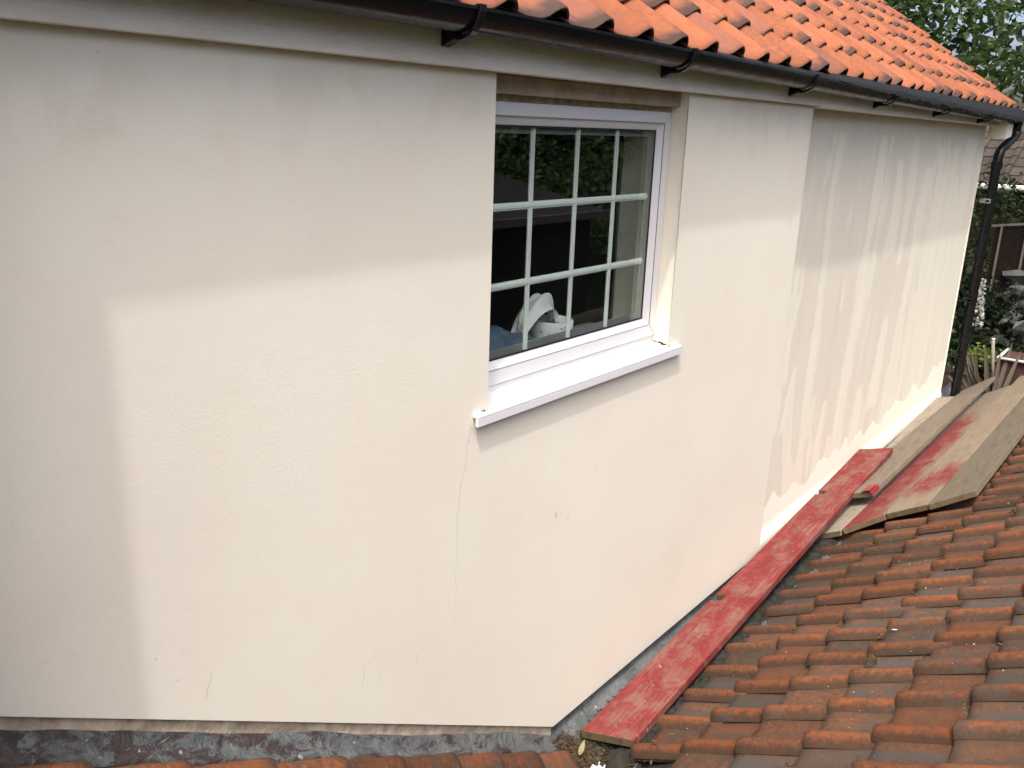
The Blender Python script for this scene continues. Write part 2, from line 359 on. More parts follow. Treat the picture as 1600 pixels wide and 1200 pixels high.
# ------------------------------------------------------------------ ground
gm = MB()
gm.quad((-250,-250,-4.7),(250,-250,-4.7),(250,250,-4.7),(-250,250,-4.7)); gm.build('ground', 'grass_ground', kind='structure')
bk = MB(); P = []
for i in range(26):
    row = []
    for j in range(30):
        x = 9.75 + i*.36; y = -4 + j*.38
        zz = -2.75 + min(1, max(0, (x-10.2)/3.2))*.80 + (vnoise(x*1.7+j*3.1, 3)-.5)*.22
        if i in (0, 25) or j in (0, 29): zz = -4.8
        row.append((x, y, zz))
    P.append(row)
bk.grid(P); bk.build('garden_bank', 'soil', smooth=True, kind='structure')

# ------------------------------------------------------------------ the house
house = empty('house', (0, 0, 0), 'cream rendered house wall with window, gutter and bright orange tiled roof', 'house')
ZT = .33
def zb(x): return -2.40 + .5947*(2.6-x) if x < 2.6 else -2.40
w = MB()
def wf(pts, mi=0): w.poly([(x, 0, z) for x, z in pts], mi)
wf([(-1.6, zb(-1.6)), (2.117, zb(2.117)), (2.117, ZT), (-1.6, ZT)])
wf([(2.117, zb(2.117)), (2.6, -2.40), (3.33, -2.40), (3.33, -.8955), (2.117, -.8955)])
wf([(3.33, -2.40), (4.69, -2.40), (4.69, ZT), (3.33, ZT)])
wf([(2.117, .152), (3.33, .152), (3.33, ZT), (2.117, ZT)])
w.quad((2.117,0,-.895),(2.117,.30,-.895),(2.117,.30,.152),(2.117,0,.152))
w.quad((3.345,.012,.152),(3.345,.30,.152),(3.345,.30,-.895),(3.345,.012,-.895))     # right reveal with its rounded bead
w.quad((3.33,0,.152),(3.345,.012,.152),(3.345,.012,-.895),(3.33,0,-.895))
w.quad((2.117,0,.152),(2.117,.30,.152),(3.345,.30,.152),(3.345,0,.152))
w.quad((2.117,0,-.895),(3.345,0,-.895),(3.345,.30,-.895),(2.117,.30,-.895))
w.quad((4.69,0,-2.40),(4.69,.08,-2.40),(4.69,.08,ZT),(4.69,0,ZT))
for a, c in ((-1.6, 2.6), (2.6, 4.69)):
    w.quad((a,0,zb(a)),(a,.03,zb(a)),(c,.03,zb(c)),(c,0,zb(c)))
wall = w.build('wall', 'render', house)
# core of the wall below and behind the render
c_ = MB(); c_.poly([(-1.6, .010, zb(-1.6)+.001), (-1.6, .010, -4.7), (2.6, .010, -4.7), (2.6, .010, -2.399)][::-1]); c_.poly([(2.6, .03, -2.39), (2.6, .03, -4.7), (4.69, .03, -4.7), (4.69, .03, -2.39)][::-1]); 
c_.build('plinth', 'mortar', house)
# crack and scuffs in the render
def strip(mb, pts, wd, y=-.0012):
    for (x0, z0, w0), (x1, z1, w1) in zip([(*p, wd[i]) for i, p in enumerate(pts)], [(*p, wd[i+1]) for i, p in enumerate(pts[1:])]):
        mb.quad((x0-w0, y, z0), (x0+w0, y, z0), (x1+w1, y, z1), (x1-w1, y, z1))
ck = MB(); pts = [(2.035, -.93)]; x, z = 2.025, -.95
while z > -1.62:
    z -= .014; t_ = (z+.95)/-.67
    x = 2.03 - .055*math.sin(min(1, t_*1.8)*1.57) + (vnoise(z*30, 1)-.5)*.010; pts.append((x, z))
strip(ck, pts, [(.0007*(1-i/len(pts))+.0003)*(.6+.8*random.random()) for i in range(len(pts))])
ck.build('hairline_crack', 'crack_dark', wall)
for (x, z, l, a, wd) in [(1.03,-1.42,.10,.35,.0012),(1.55,-1.66,.09,.2,.0009),(1.61,-1.72,.13,.2,.0008),(1.69,-1.80,.10,.7,.0009),(1.79,-1.67,.022,.1,.002),(1.93,-1.75,.03,.4,.0015),(2.54,-1.43,.03,.1,.007),(2.62,-1.47,.03,.25,.004),(3.85,-.73,.025,.1,.004),(4.02,-.56,.012,0,.002),(.615,-.50,.03,.4,.0025),(.60,-.52,.02,.6,.0015),(2.2,-1.5,.01,0,.002),(3.0,-1.1,.012,.3,.0018)]:
    sc = MB(); n = 6; strip(sc, [(x+math.sin(a)*l*i/n+(random.random()-.5)*.004, z+math.cos(a)*l*i/n) for i in range(n+1)], [.62*wd*math.sin(math.pi*(i+.3)/(n+.6))*(.6+.7*random.random()) for i in range(n+1)])
    sc.build('scuff_mark', 'crack_dark', wall)

# far stretch of wall, set back 60 mm, half repainted
YF = .07
nx, nz = 380, 170
xs = np.linspace(4.70, 9.2, nx); zs = np.linspace(-2.47, ZT, nz)
X, Z = np.meshgrid(xs, zs)
def vn2(x, y, seed):
    xi = np.floor(x).astype(int); yi = np.floor(y).astype(int); fx = x-xi; fy = y-yi; fx = fx*fx*(3-2*fx); fy = fy*fy*(3-2*fy)
    def h(a, b_): return np.abs(np.sin(a*127.1+b_*311.7+seed*74.7)*43758.5453) % 1.0
    return (h(xi,yi)*(1-fx)+h(xi+1,yi)*fx)*(1-fy)+(h(xi,yi+1)*(1-fx)+h(xi+1,yi+1)*fx)*fy
paint = np.zeros_like(X)
strips = [ # (x at z) polyline, half width top -> bottom
 ([(5.385,.06),(5.36,-.42),(5.38,-.77),(5.40,-1.17),(5.39,-1.5),(5.40,-1.93),(5.38,-2.4)], .035, .075),
 ([(6.21,.05),(6.22,-.34),(6.16,-.76),(6.18,-1.12),(6.13,-1.47),(6.10,-1.83),(6.12,-2.4)], .06, .09),
 ([(6.98,.03),(7.02,-.19),(7.04,-.42),(7.0,-.9)], .07, .06),
 ([(6.67,-.14),(6.74,-.5),(6.72,-.81)], .05, .09),
 ([(7.46,-.2),(7.37,-.53),(7.39,-.87),(7.32,-1.38),(7.35,-2.4)], .06, .11),
 ([(4.96,-1.02),(4.92,-1.2),(4.91,-1.42)], .03, .07), ([(5.10,-1.34),(5.07,-1.55),(5.06,-1.75)], .02, .085),
 ([(5.10,-1.70),(5.16,-1.95),(5.28,-2.15),(5.34,-2.4)], .06, .13), ([(5.77,-1.70),(5.74,-1.9),(5.70,-2.4)], .03, .10),
 ([(5.52,-1.62),(5.50,-1.9)], .03, .05), ([(6.14,-1.30),(6.13,-1.6)], .03, .11), ([(7.76,-.05),(7.84,-.55),(7.8,-1.1)], .07, .09),
 ([(6.5,-1.75),(6.48,-2.4)], .05, .09), ([(6.9,-1.3),(6.85,-2.0)], .05, .1), ([(8.25,-.05),(8.3,-.9)], .08, .06), ([(8.8,.05),(8.8,-1.8)], .12, .1),
 ([(8.0,-.7),(8.0,-2.3)], .1, .12), ([(7.65,-1.2),(7.6,-2.3)], .06, .1), ([(5.95,-2.0),(5.93,-2.4)], .03, .07)]
for pl, wa, wb in strips:
    pl = sorted(pl, key=lambda p: p[1]); zz = np.array([p[1] for p in pl]); xx = np.array([p[0] for p in pl])
    cx = np.interp(Z, zz, xx); t = np.clip((zz[-1]-Z)/(zz[-1]-zz[0]+1e-6), 0, 1)
    hw = (wa + (wb-wa)*t)*1.2; hw = hw*(.55+.7*vn2(Z*3.1, X*0+pl[0][0]*9, 3)+.25*vn2(Z*17, X*0+pl[0][0]*5, 6)); cx = cx+.02*(vn2(Z*2.5, X*0+pl[0][0]*3, 7)-.5)
    d = (hw-np.abs(X-cx))/.03
    end = np.minimum((zz[-1]-Z)/.06, (Z-zz[0])/.06)
    paint = np.maximum(paint, np.clip(.5+.5*np.minimum(d, end), 0, 1))
nst = vn2(X*5.0, Z*.9, 5)*.45 + vn2(X*11, Z*2.2, 8)*.3 + vn2(X*24, Z*6, 9)*.25
dens = np.clip((X-6.2)/3.0, 0, 1)*.26 + np.clip((-1.3-Z)/1.0, 0, 1)*.10 + np.clip((X-6.0)/2, 0, 1)*np.clip((-.3-Z)/1.0, 0, 1)*.08
paint = np.maximum(paint, np.clip((nst+dens-.66)*2.6+.3, 0, .8))
fade = np.clip((X-6.3)/1.7, 0, 1)*(.30+.55*(vn2(X*9, Z*.7, 15)*.6+vn2(X*22, Z*1.6, 16)*.4))*np.clip((.15-Z)/.4, .35, 1)
paint = np.maximum(paint, fade)
cv = .10 + .12*vn2(X*3.2, X*0, 2) + .10*vn2(X*9, X*0, 4) + .03*np.clip(X-6, 0, 3)
cove = np.clip(((-2.40+cv)-Z)/.05+.5, 0, 1)
paint[Z > .03] *= .3
me = bpy.data.meshes.new('wall_section')
# cove splays outwards at the foot
Yc = YF - .022*np.clip((-2.33-Z)/.08, 0, 1)
vv = np.stack([X, Yc, Z], -1).reshape(-1, 3)
idx = np.arange(nx*nz).reshape(nz, nx)
fc = np.stack([idx[:-1,:-1], idx[:-1,1:], idx[1:,1:], idx[1:,:-1]], -1).reshape(-1, 4)
me.from_pydata(vv.tolist(), [], fc.tolist()); me.materials.append(MAT['farwall'])
for nme, arr in (('paint', paint), ('cove', cove)):
    a = me.attributes.new(nme, 'FLOAT', 'POINT'); a.data.foreach_set('value', arr.reshape(-1).astype(np.float32))
me.polygons.foreach_set('use_smooth', [True]*len(me.polygons))
link('wall_section', me, house)
g_ = MB()   # gable return and the body of the house
g_.quad((9.2,YF,-4.7),(9.2,5.4,-4.7),(9.2,5.4,.3),(9.2,YF,.3)); g_.poly([(9.2,YF,.3),(9.2,5.4,.3),(9.2,2.75,2.2)])
g_.quad((4.69,YF+.004,-4.7),(9.2,YF+.004,-4.7),(9.2,YF+.004,-2.46),(4.69,YF+.004,-2.46))
g_.quad((-1.6,5.4,-4.7),(9.2,5.4,-4.7),(9.2,5.4,.3),(-1.6,5.4,.3)); g_.build('gable_wall', 'render', house)
eb = MB(); eb.box(9.19, 9.206, .060, .09, -2.42, .05); eb.build('corner_bead', 'render', house)
ch = MB(); ch.box(-.75, .347, -.30, .02, -1.4, 2.6); ch.box(-.80, .397, -.35, .07, 2.6, 2.75); ch.build('shadow_pier', 'render', house)  # unseen pier added out of view to cast the wall's left shadow edge

# fascia
fa = MB(); fa.box(-1.6, 4.69, -.03, -.003, .15, .305); fa.box(4.692, 9.55, -.032, -.003+.06, .142, .305)
fa.build('fascia_board', 'fascia', house, bevel=.003)
fe = MB(); fe.hexa([(9.21,-.10,.22),(9.46,-.10,.22),(9.46,.05,.30),(9.21,.05,.30)], [(9.21,-.10,.03),(9.46,-.10,.055),(9.46,.05,.05),(9.21,.05,.03)]); fe.build('boxed_eave', 'render', house, bevel=.004)

# ------------------------------------------------------------------ window
win = bpy.data.objects.new('window', None); COL.objects.link(win); win.parent = house; win.location = (2.736, .08, -.39)
win['label'] = 'white plastic window divided into small panes'
def wp(mb, name, mats, **k): o = mb.build(name, mats, None, **k); return keep(o, win)
hb = MB(); hb.box(2.119, 3.343, .045, .11, .094, .149); wp(hb, 'head_board', 'head_board', bevel=.002)
gp = MB(); gp.box(2.119, 3.343, .084, .11, .074, .0935); wp(gp, 'mortar_gap', 'mortar')
fx0, fx1, fz0, fz1 = 2.119, 3.343, -.855, .073
fr = MB()
fr.hexa([(fx0,.08,fz1),(fx1,.08,fz1),(fx1,.145,fz1),(fx0,.145,fz1)], [(fx0+.04,.08,.03),(fx1-.05,.08,.03),(fx1-.05,.145,.03),(fx0+.04,.145,.03)])
fr.hexa([(fx0+.04,.08,-.803),(fx1-.05,.08,-.803),(fx1-.05,.145,-.803),(fx0+.04,.145,-.803)], [(fx0,.08,fz0),(fx1,.08,fz0),(fx1,.145,fz0),(fx0,.145,fz0)])
fr.hexa([(fx0,.08,fz1),(fx0+.04,.08,.03),(fx0+.04,.145,.03),(fx0,.145,fz1)], [(fx0,.08,fz0),(fx0+.04,.08,-.803),(fx0+.04,.145,-.803),(fx0,.145,fz0)])
fr.hexa([(fx1-.05,.08,.03),(fx1,.08,fz1),(fx1,.145,fz1),(fx1-.05,.145,.03)], [(fx1-.05,.08,-.803),(fx1,.08,fz0),(fx1,.145,fz0),(fx1-.05,.145,-.803)])
wp(fr, 'frame', 'upvc', bevel=.0025)
be = MB(); a0, a1, c0, c1 = fx0+.042, fx1-.052, -.8015, .0285; i0, i1, k0, k1 = a0+.03, a1-.036, c0+.028, c1-.026
yo, yi = .083, .098
for q in [((a0,yo,c1),(a1,yo,c1),(i1,yi,k1),(i0,yi,k1)), ((i0,yi,k0),(i1,yi,k0),(a1,yo,c0),(a0,yo,c0)), ((a0,yo,c0),(a0,yo,c1),(i0,yi,k1),(i0,yi,k0)), ((i1,yi,k0),(i1,yi,k1),(a1,yo,c1),(a1,yo,c0))]:
    be.quad(*q[::-1])
wp(be, 'glazing_bead', 'upvc')
sm_ = MB(); q_ = .0009
for (x0, x1, z0_, z1_) in ((a0,a1,c1-q_,c1+q_),(a0,a1,c0-q_,c0+q_),(a0-q_,a0+q_,c0,c1),(a1-q_,a1+q_,c0,c1)): sm_.box(x0, x1, .0794, .084, z0_, z1_)
for (xa, za, xb, zb_) in ((fx1-.001, fz1-.001, a1, c1), (fx1-.001, fz0+.001, a1, c0)):
    d_ = Vector((xb-xa, 0, zb_-za)); n_ = Vector((-d_.z, 0, d_.x)).normalized()*.0008
    sm_.quad((xa-n_.x, .0793, za-n_.z), (xb-n_.x, .0793, zb_-n_.z), (xb+n_.x, .0793, zb_+n_.z), (xa+n_.x, .0793, za+n_.z))
wp(sm_, 'frame_seam', 'spacer')
gs = MB(); e = .006
for bx in ((i0,i1,k1-e,k1),(i0,i1,k0,k0+e),(i0,i0+e,k0+e,k1-e),(i1-e,i1,k0+e,k1-e)): gs.box(bx[0], bx[1], .0965, .1005, bx[2], bx[3])
wp(gs, 'gasket', 'gasket')
pn = MB(); pn.quad((i0,.099,k0),(i1,.099,k0),(i1,.099,k1),(i0,.099,k1)); wp(pn, 'pane', 'glass')
spc = MB(); e2 = .026
for bx in ((i0,i1,k1-e2,k1),(i0,i1,k0,k0+e2),(i0,i0+e2,k0+e2,k1-e2),(i1-e2,i1,k0+e2,k1-e2)): spc.box(bx[0], bx[1], .115, .125, bx[2], bx[3])
wp(spc, 'spacer_bar', 'spacer')
def bar(x0, x1, z0, z1):
    mb = MB(); y0, y1 = .1045, .114
    if x1-x0 < z1-z0: # vertical, chamfered profile
        mb.hexa([(x0,y0+.004,z1),(x1,y0+.004,z1),(x1,y1,z1),(x0,y1,z1)], [(x0,y0+.004,z0),(x1,y0+.004,z0),(x1,y1,z0),(x0,y1,z0)]); e = (x1-x0)*.28
        mb.box(x0+e, x1-e, y0, y0+.0041, z0, z1)
    else:
        mb.box(x0, x1, y0+.003, y1-.001, z0, z1); e = (z1-z0)*.28; mb.box(x0, x1, y0-.001, y0+.0031, z0+e, z1-e)
    wp(mb, 'glazing_bar', 'georgian_bar')
for x in (2.452, 2.720, 2.984): bar(x-.011, x+.011, k0+.004, k1-.004)
for z in (-.259, -.524): bar(i0+.002, i1-.022, z-.0125, z+.0125)
sb = MB(); sb.box(2.119, 3.343, .086, .145, -.890, -.8565); wp(sb, 'sub_frame', 'upvc', bevel=.002)
si = MB()
si.hexa([(2.119,.0,-.8925),(3.343,.0,-.8925),(3.343,.14,-.870),(2.119,.14,-.870)], [(2.119,.0,-.8945),(3.343,.0,-.894),(3.343,.14,-.894),(2.119,.14,-.894)])
si.hexa([(2.043,-.024,-.899),(3.416,-.024,-.899),(3.416,-.0005,-.893),(2.043,-.0005,-.893)], [(2.043,-.024,-.907),(3.416,-.024,-.907),(3.416,-.0005,-.905),(2.043,-.0005,-.905)])
si.hexa([(2.043,-.024,-.908),(3.416,-.024,-.908),(3.416,-.012,-.908),(2.043,-.012,-.908)], [(2.043,-.024,-.934),(3.416,-.024,-.934),(3.416,-.012,-.934),(2.043,-.012,-.934)])
wp(si, 'sill', 'upvc', bevel=.002)
gr = MB()  # grime in the sill corners
for (cx, cy, n) in ((3.335, .02, 22), (3.335, .07, 16), (2.10, -.003, 7)):
    for i in range(n):
        x = cx + (random.random()-.5)*.03; y = cy + (random.random()-.5)*.05*(1 if cy > 0 else .1); s = .0012+.0022*random.random()
        zz = -.892+.165*max(0, y) if cy > 0 else -.893
        gr.hexa([(x,y-s,zz+s),(x+s,y,zz+s),(x,y+s,zz+s),(x-s,y,zz+s)], [(x,y-2*s,zz-.003),(x+2*s,y,zz-.003),(x,y+2*s,zz-.003),(x-2*s,y,zz-.003)])
wp(gr, 'grime', 'debris', kind='stuff')

# room behind the window
rm = MB(); X0, X1, Y0, Y1, Z0, Z1 = 1.0, 4.6, .31, 4.2, -2.1, .31
rm.quad((X0,Y1,Z0),(X1,Y1,Z0),(X1,Y1,Z1),(X0,Y1,Z1)); rm.quad((X0,Y0,Z0),(X0,Y1,Z0),(X0,Y1,Z1),(X0,Y0,Z1)); rm.quad((X1,Y1,Z0),(X1,Y0,Z0),(X1,Y0,Z1),(X1,Y1,Z1))
rm.quad((X0,Y0,Z1),(X0,Y1,Z1),(X1,Y1,Z1),(X1,Y0,Z1))
rm.quad((X0,Y0,Z0),(2.115,Y0,Z0),(2.115,Y0,Z1),(X0,Y0,Z1)); rm.quad((3.345,Y0,Z0),(X1,Y0,Z0),(X1,Y0,Z1),(3.345,Y0,Z1)); rm.quad((2.115,Y0,Z0),(3.345,Y0,Z0),(3.345,Y0,-.90),(2.115,Y0,-.90)); rm.quad((2.115,Y0,.152),(3.345,Y0,.152),(3.345,Y0,Z1),(2.115,Y0,Z1))
rm.build('room_wall', 'room_wall', house)
rf = MB(); rf.quad((X0,Y0,Z0+.01),(X1,Y0,Z0+.01),(X1,Y1,Z0+.01),(X0,Y1,Z0+.01)); rf.build('room_floor', 'room_floor', house)
isl = MB(); isl.box(2.12, 3.34, .147, .42, -.878, -.852); isl.build('inner_sill', 'inner_sill', house, bevel=.004)

# tissue box on the inner sill
tb = empty('tissue_box', (2.835, .27, -.852), 'round white tissue box with butterflies and a tissue pulled out, behind the window', 'tissue box')
bm_ = MB(); rr = .086; H = .112; n = 40
ringp = lambda r, z: [(r*math.cos(2*math.pi*k/n), r*math.sin(2*math.pi*k/n), z) for k in range(n+1)]
bm_.grid([ringp(rr-.002, 0), ringp(rr, .003), ringp(rr, H-.003), ringp(rr-.003, H), ringp(rr-.008, H-.001), ringp(rr-.01, H-.012), ringp(.03, H-.012)])
bm_.build('box_body', 'tissue_paper', tb, smooth=True)
def wing(mb, th, z, s, tilt):
    for sgn in (1, -1):
        for (dx, dz, l) in ((.8, .7, 1.0), (.6, -.5, .75)):
            p = []
            for a in (0, .35, .7, 1.0, .7, .35):
                pass
            pts = [(0, 0), (.45*dx*l-.15*dz, .45*dz*l+.15*dx), (dx*l, dz*l), (.7*dx*l+.2*dz, .5*dz*l-.2*dx*0)]
            q = []
            for (u, v_) in pts:
                u, v_ = u*s*sgn, v_*s; u, v_ = u*math.cos(tilt)-v_*math.sin(tilt), u*math.sin(tilt)+v_*math.cos(tilt)
                q.append(((rr+.0008)*math.cos(th+u/rr), (rr+.0008)*math.sin(th+u/rr), z+v_))
            mb.poly(q if sgn > 0 else q[::-1])
for mt, lst in (('butterfly_blue', [(-1.95,.085,.016,.3),(-2.6,.06,.012,-.4),(-1.2,.08,.012,.6),(-3.0,.07,.012,.2)]), ('butterfly_green', [(-2.35,.04,.020,-.2),(-1.6,.03,.012,.5)]), ('butterfly_pink', [(-1.9,.045,.012,.2),(-2.9,.028,.014,-.5),(-1.35,.045,.013,-.3)])):
    for a in lst:
        mb = MB(); wing(mb, *a); mb.build('butterfly_print', mt, tb)
ts = MB(); P = []
path = [(.03,.01,.095),(.015,.012,.15),(-.005,.012,.205),(-.05,.01,.222),(-.11,.005,.205),(-.17,.0,.17),(-.22,-.005,.125),(-.215,-.012,.085)]
for i, p in enumerate(path):
    row = []; tt = i/(len(path)-1); wd = .04+.07*math.sin(math.pi*min(1, tt*.75+.12))
    for j in range(9):
        u = j/8-.5
        fold = .015*math.sin(u*11+1.2+i*.5)+.011*math.sin(u*19-i*1.7)+(random.random()-.5)*.014
        row.append((p[0]+u*.05+fold*.8-.05*abs(u)*tt, p[1]+u*wd, p[2]-.09*u*u*(1+tt)+fold+(.03*u if i > 2 else 0)))
    P.append(row)
ts.grid(P); to = ts.build('tissue', 'tissue_paper', tb, smooth=True)
so = to.modifiers.new('sub', 'SUBSURF'); so.levels = 1; so.render_levels = 1
bc = MB(); P = []
for i in range(16):
    row = []
    for j in range(12):
        u, v_ = i/15, j/11
        row.append((2.14+u*.52, .17+v_*.24, -.85 + .125*math.sin(math.pi*min(1, v_*1.15))**.6*(1-.35*u**3) + .014*math.sin(u*9+v_*4)+.01*math.sin(u*17-v_*7)))
    P.append(row)
bc.grid(P); bc.build('folded_cloth', 'blue_cloth', smooth=True, label='crumpled blue cloth lying on the inner sill beside the tissue box', category='cloth')
cd = MB(); cd.tube([(2.56+.014*i, .165+.03*math.sin(i*.5), -.848+.006*math.sin(i*.9)+.012*math.sin(math.pi*i/17)) for i in range(18)], .0028, 6)
cd.build('cord', 'cord_yellow', smooth=True, label='thin pale yellow cord loop lying in front of the tissue box', category='cord')

# ------------------------------------------------------------------ gutter
GY, GR = -.093, .059
def gz(x): return .289 - .0085*(x-2.0) if x > 2 else .289
gut = bpy.data.objects.new('gutter', None); COL.objects.link(gut); gut.parent = house; gut.location = (4, GY, .26)
gut['label'] = 'black half round plastic gutter'
gb = MB(); prof = []
prof.append((-GR-.004, .003)); prof.append((-GR-.004, -.006))
for k in range(0, 15): a = math.pi*k/14; prof.append((-GR*math.cos(a), -GR*math.sin(a)))
prof.append((GR, .012))
inner = [(GR-.0025, .012)] + [(-(GR-.0025)*math.cos(math.pi*(14-k)/14), -(GR-.0025)*math.sin(math.pi*(14-k)/14)) for k in range(15)] + [(-GR+.0025, .003)]
loop = prof + inner
xsg = [-1.5 + .5*i for i in range(0, 23)] + [9.72]
P = [[(x, GY+a, gz(x)+c) for a, c in loop+[loop[0]]] for x in xsg]; gb.grid(P, flip=False)
gb.poly([(9.72, GY+a, gz(9.72)+c) for a, c in prof])
keep(gb.build('trough', 'black', None, smooth=True), gut)
tr_ = gut.children[0]; tr_.modifiers.new('es', 'EDGE_SPLIT').split_angle = R(45)
def bracket(x):
    mb = MB(); ro = GR+.006; z = gz(x); hw = .0125
    pr_ = []
    for k in range(0, 14):
        a = math.pi*(-.02+.80*k/13); tck = .007+.012*max(0, (k-5)/8)
        pr_.append(((-ro*math.cos(a), -ro*math.sin(a)), (-(ro+tck)*math.cos(a), -(ro+tck)*math.sin(a))))
    P = []
    for (a, b2) in pr_:
        P.append([(x-hw, GY+a[0], z+a[1]), (x-hw, GY+b2[0], z+b2[1]), (x+hw, GY+b2[0], z+b2[1]), (x+hw, GY+a[0], z+a[1]), (x-hw, GY+a[0], z+a[1])])
    mb.grid(P)
    mb.hexa([(x-hw-.004, -.075, z-.052), (x+hw+.004, -.075, z-.052), (x+hw+.004, -.0305, z-.035), (x-hw-.004, -.0305, z-.035)], [(x-hw-.004, -.085, z-.072), (x+hw+.004, -.085, z-.072), (x+hw+.004, -.0305, z-.092), (x-hw-.004, -.0305, z-.092)])
    mb.box(x-hw, x+hw, GY-ro-.006, GY-ro+.012, z-.004, z+.009)
    keep(mb.build('bracket', 'black', None, bevel=.0015), gut)
for x in (1.86, 3.045, 4.275, 5.56, 6.9, 8.30): bracket(x)
# downpipe at the far corner with a swan neck
dp = MB()
dp.tube([(9.62,-.105,gz(9.6)-.04),(9.62,-.108,.10),(9.60,-.105,.065),(9.55,-.095,.035),(9.40,-.068,-.035),(9.33,-.056,-.07),(9.305,-.052,-.12),(9.30,-.052,-.22)], [.045,.045,.043,.042,.042,.043,.043,.043], 14)
dp.tube([(9.30,-.052,-.20),(9.30,-.052,-.24),(9.30,-.052,-3.2)], [.047,.042,.042], 14)
for z in (-.20, -1.0, -1.85): dp.tube([(9.30,-.052,z+.03),(9.30,-.052,z-.03)], .049, 14)
dpo = dp.build('downpipe', 'black', house, smooth=True); dpo.modifiers.new('es', 'EDGE_SPLIT').split_angle = R(50)
for z in (-.52, -1.45, -2.0):
    cl = MB(); cl.box(9.207, 9.27, -.062, -.03, z-.008, z+.008); cl.box(9.207, 9.225, -.07, .02, z-.02, z+.02); cl.build('pipe_clip', 'stone_pale' if z > -.6 else 'black', dpo)
# ragged roofing felt hanging over the gutter
fl = MB(); P = []
N = 300
for i in range(N+1):
    x = 3.2 + i*(9.66-3.2)/N; t_ = max(0, min(1, (x-4.6)/1.0))
    hang = (.003 + t_*(.006+.018*vnoise(x*3.1, 5)+.012*vnoise(x*11, 6)+.008*vnoise(x*31, 7)))
    wob = .006*(vnoise(x*5, 8)-.5)
    z0 = gz(x)
    yl = GY-GR-.008
    if t_ < .02: pts = [(x, -.03, .318), (x, -.07, .306+wob), (x, -.10, .298+wob), (x, -.118, z0+.006), (x, -.121, z0+.002), (x, -.122, z0-.002)]
    else: pts = [(x, -.03, .318), (x, -.07, .312+wob), (x, -.11, .304+wob), (x, yl+.006, z0+.010+wob*.5), (x, yl-.002, z0+.002), (x, yl-.004-.004*vnoise(x*8, 9), z0-hang)]
    P.append(pts)
fl.grid(P, flip=True); flo = fl.build('roofing_felt', 'felt', house, smooth=True)

# ------------------------------------------------------------------ clay pantiles
PROF = [(0,.016),(.02,.008),(.06,.0012),(.10,.0),(.135,.003),(.160,.011),(.180,.026),(.200,.040),(.218,.0455),(.236,.041),(.251,.027),(.262,.010)]
def tile_mb(length=.335, chips=0, seed=0, mb=None, xf=None, thick=.013):
    mb = mb or MB(); rs = random.Random(seed); xf = xf or (lambda p: p)
    top = []; off = [rs.uniform(-1, 1)*chips for _ in PROF]; hz = [rs.uniform(-1, 1)*chips*.22 for _ in PROF]
    for v_, dz in ((0, -.005), (.004, -.001), (.05, 0), (length, 0)):
        top.append([xf((u, (v_ + (off[i] if v_ < .02 else 0)), z+dz+hz[i])) for i, (u, z) in enumerate(PROF)])
    bot = [[xf((u*.985+.002, off[i]+.001, z-thick+hz[i])) for i, (u, z) in enumerate(PROF)], [xf((u*.985+.002, length, z-thick)) for u, z in PROF]]
    mb.grid(top); mb.grid(bot, flip=True); mb.grid([bot[0], top[0]])
    mb.grid([[top[0][0], top[3][0]], [bot[0][0], bot[1][0]]]); mb.grid([[bot[0][-1], bot[1][-1]], [top[0][-1], top[3][-1]]])
    return mb
def smooth_by_angle(me):
    for i, p in enumerate(me.polygons): p.use_smooth = True
def tile_meshes(mat, n, chips, length=.335):
    out = []
    for k in range(n):
        me = tile_mb(length, chips, k+11).mesh('roof_tile', mat); 
        pf = [True]*len(me.polygons)
        for i, p in enumerate(me.polygons):
            pf[i] = abs(p.normal.y) < .9
        me.polygons.foreach_set('use_smooth', pf); out.append(me)
    return out
def frame_matrix(right, up, loc, tilt=0.0, skew=0.0, sx=1.0, sy=1.0):
    r = Vector(right).normalized(); u = Vector(up).normalized(); n = r.cross(u)
    Mx = Matrix((( r.x, u.x, n.x, 0), (r.y, u.y, n.y, 0), (r.z, u.z, n.z, 0), (0, 0, 0, 1)))
    return Matrix.Translation(Vector(loc)) @ Mx @ Matrix.Rotation(skew, 4, 'Z') @ Matrix.Rotation(-tilt, 4, 'X') @ Matrix.Diagonal((sx, sy, 1, 1))
TILT = .020/.265
# upper roof of the house
pt = R(35.5); UPu = (0, math.cos(pt), math.sin(pt)); c_p = math.cos(pt)
roof = MB(); roof.quad((-1.6,-.05,.29),(9.6,-.05,.29),(9.6,2.86,.29+2.91*math.tan(pt)),(-1.6,2.86,.29+2.91*math.tan(pt)))
roof.quad((-1.6,2.86,.29+2.91*math.tan(pt)),(9.6,2.86,.29+2.91*math.tan(pt)),(9.6,5.8,.2),(-1.6,5.8,.2))
roof_o = roof.build('roof', 'felt', house)
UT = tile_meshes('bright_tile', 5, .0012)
G = .265; NC = 33; NR_ = 9; x_first = 2.056 - .222*1.027 - 2*.247
y0u, z0u = -.098, .297
for rrow in range(NR_):
    for cc in range(NC):
        x = x_first + cc*.247
        if x > 9.55: continue
        s = rrow*G + random.uniform(-.008, .008) + (.006*math.sin(cc*.7) if rrow == 0 else 0)
        o = link('roof_tile', UT[random.randrange(5)], roof_o)
        o.matrix_local = frame_matrix((1, 0, 0), UPu, (x+random.uniform(-.003, .003), y0u + s*c_p, z0u + s*math.sin(pt) + random.uniform(0, .005)), TILT, random.uniform(-.017, .017), 1.027)
st_ = MB(); k = 0
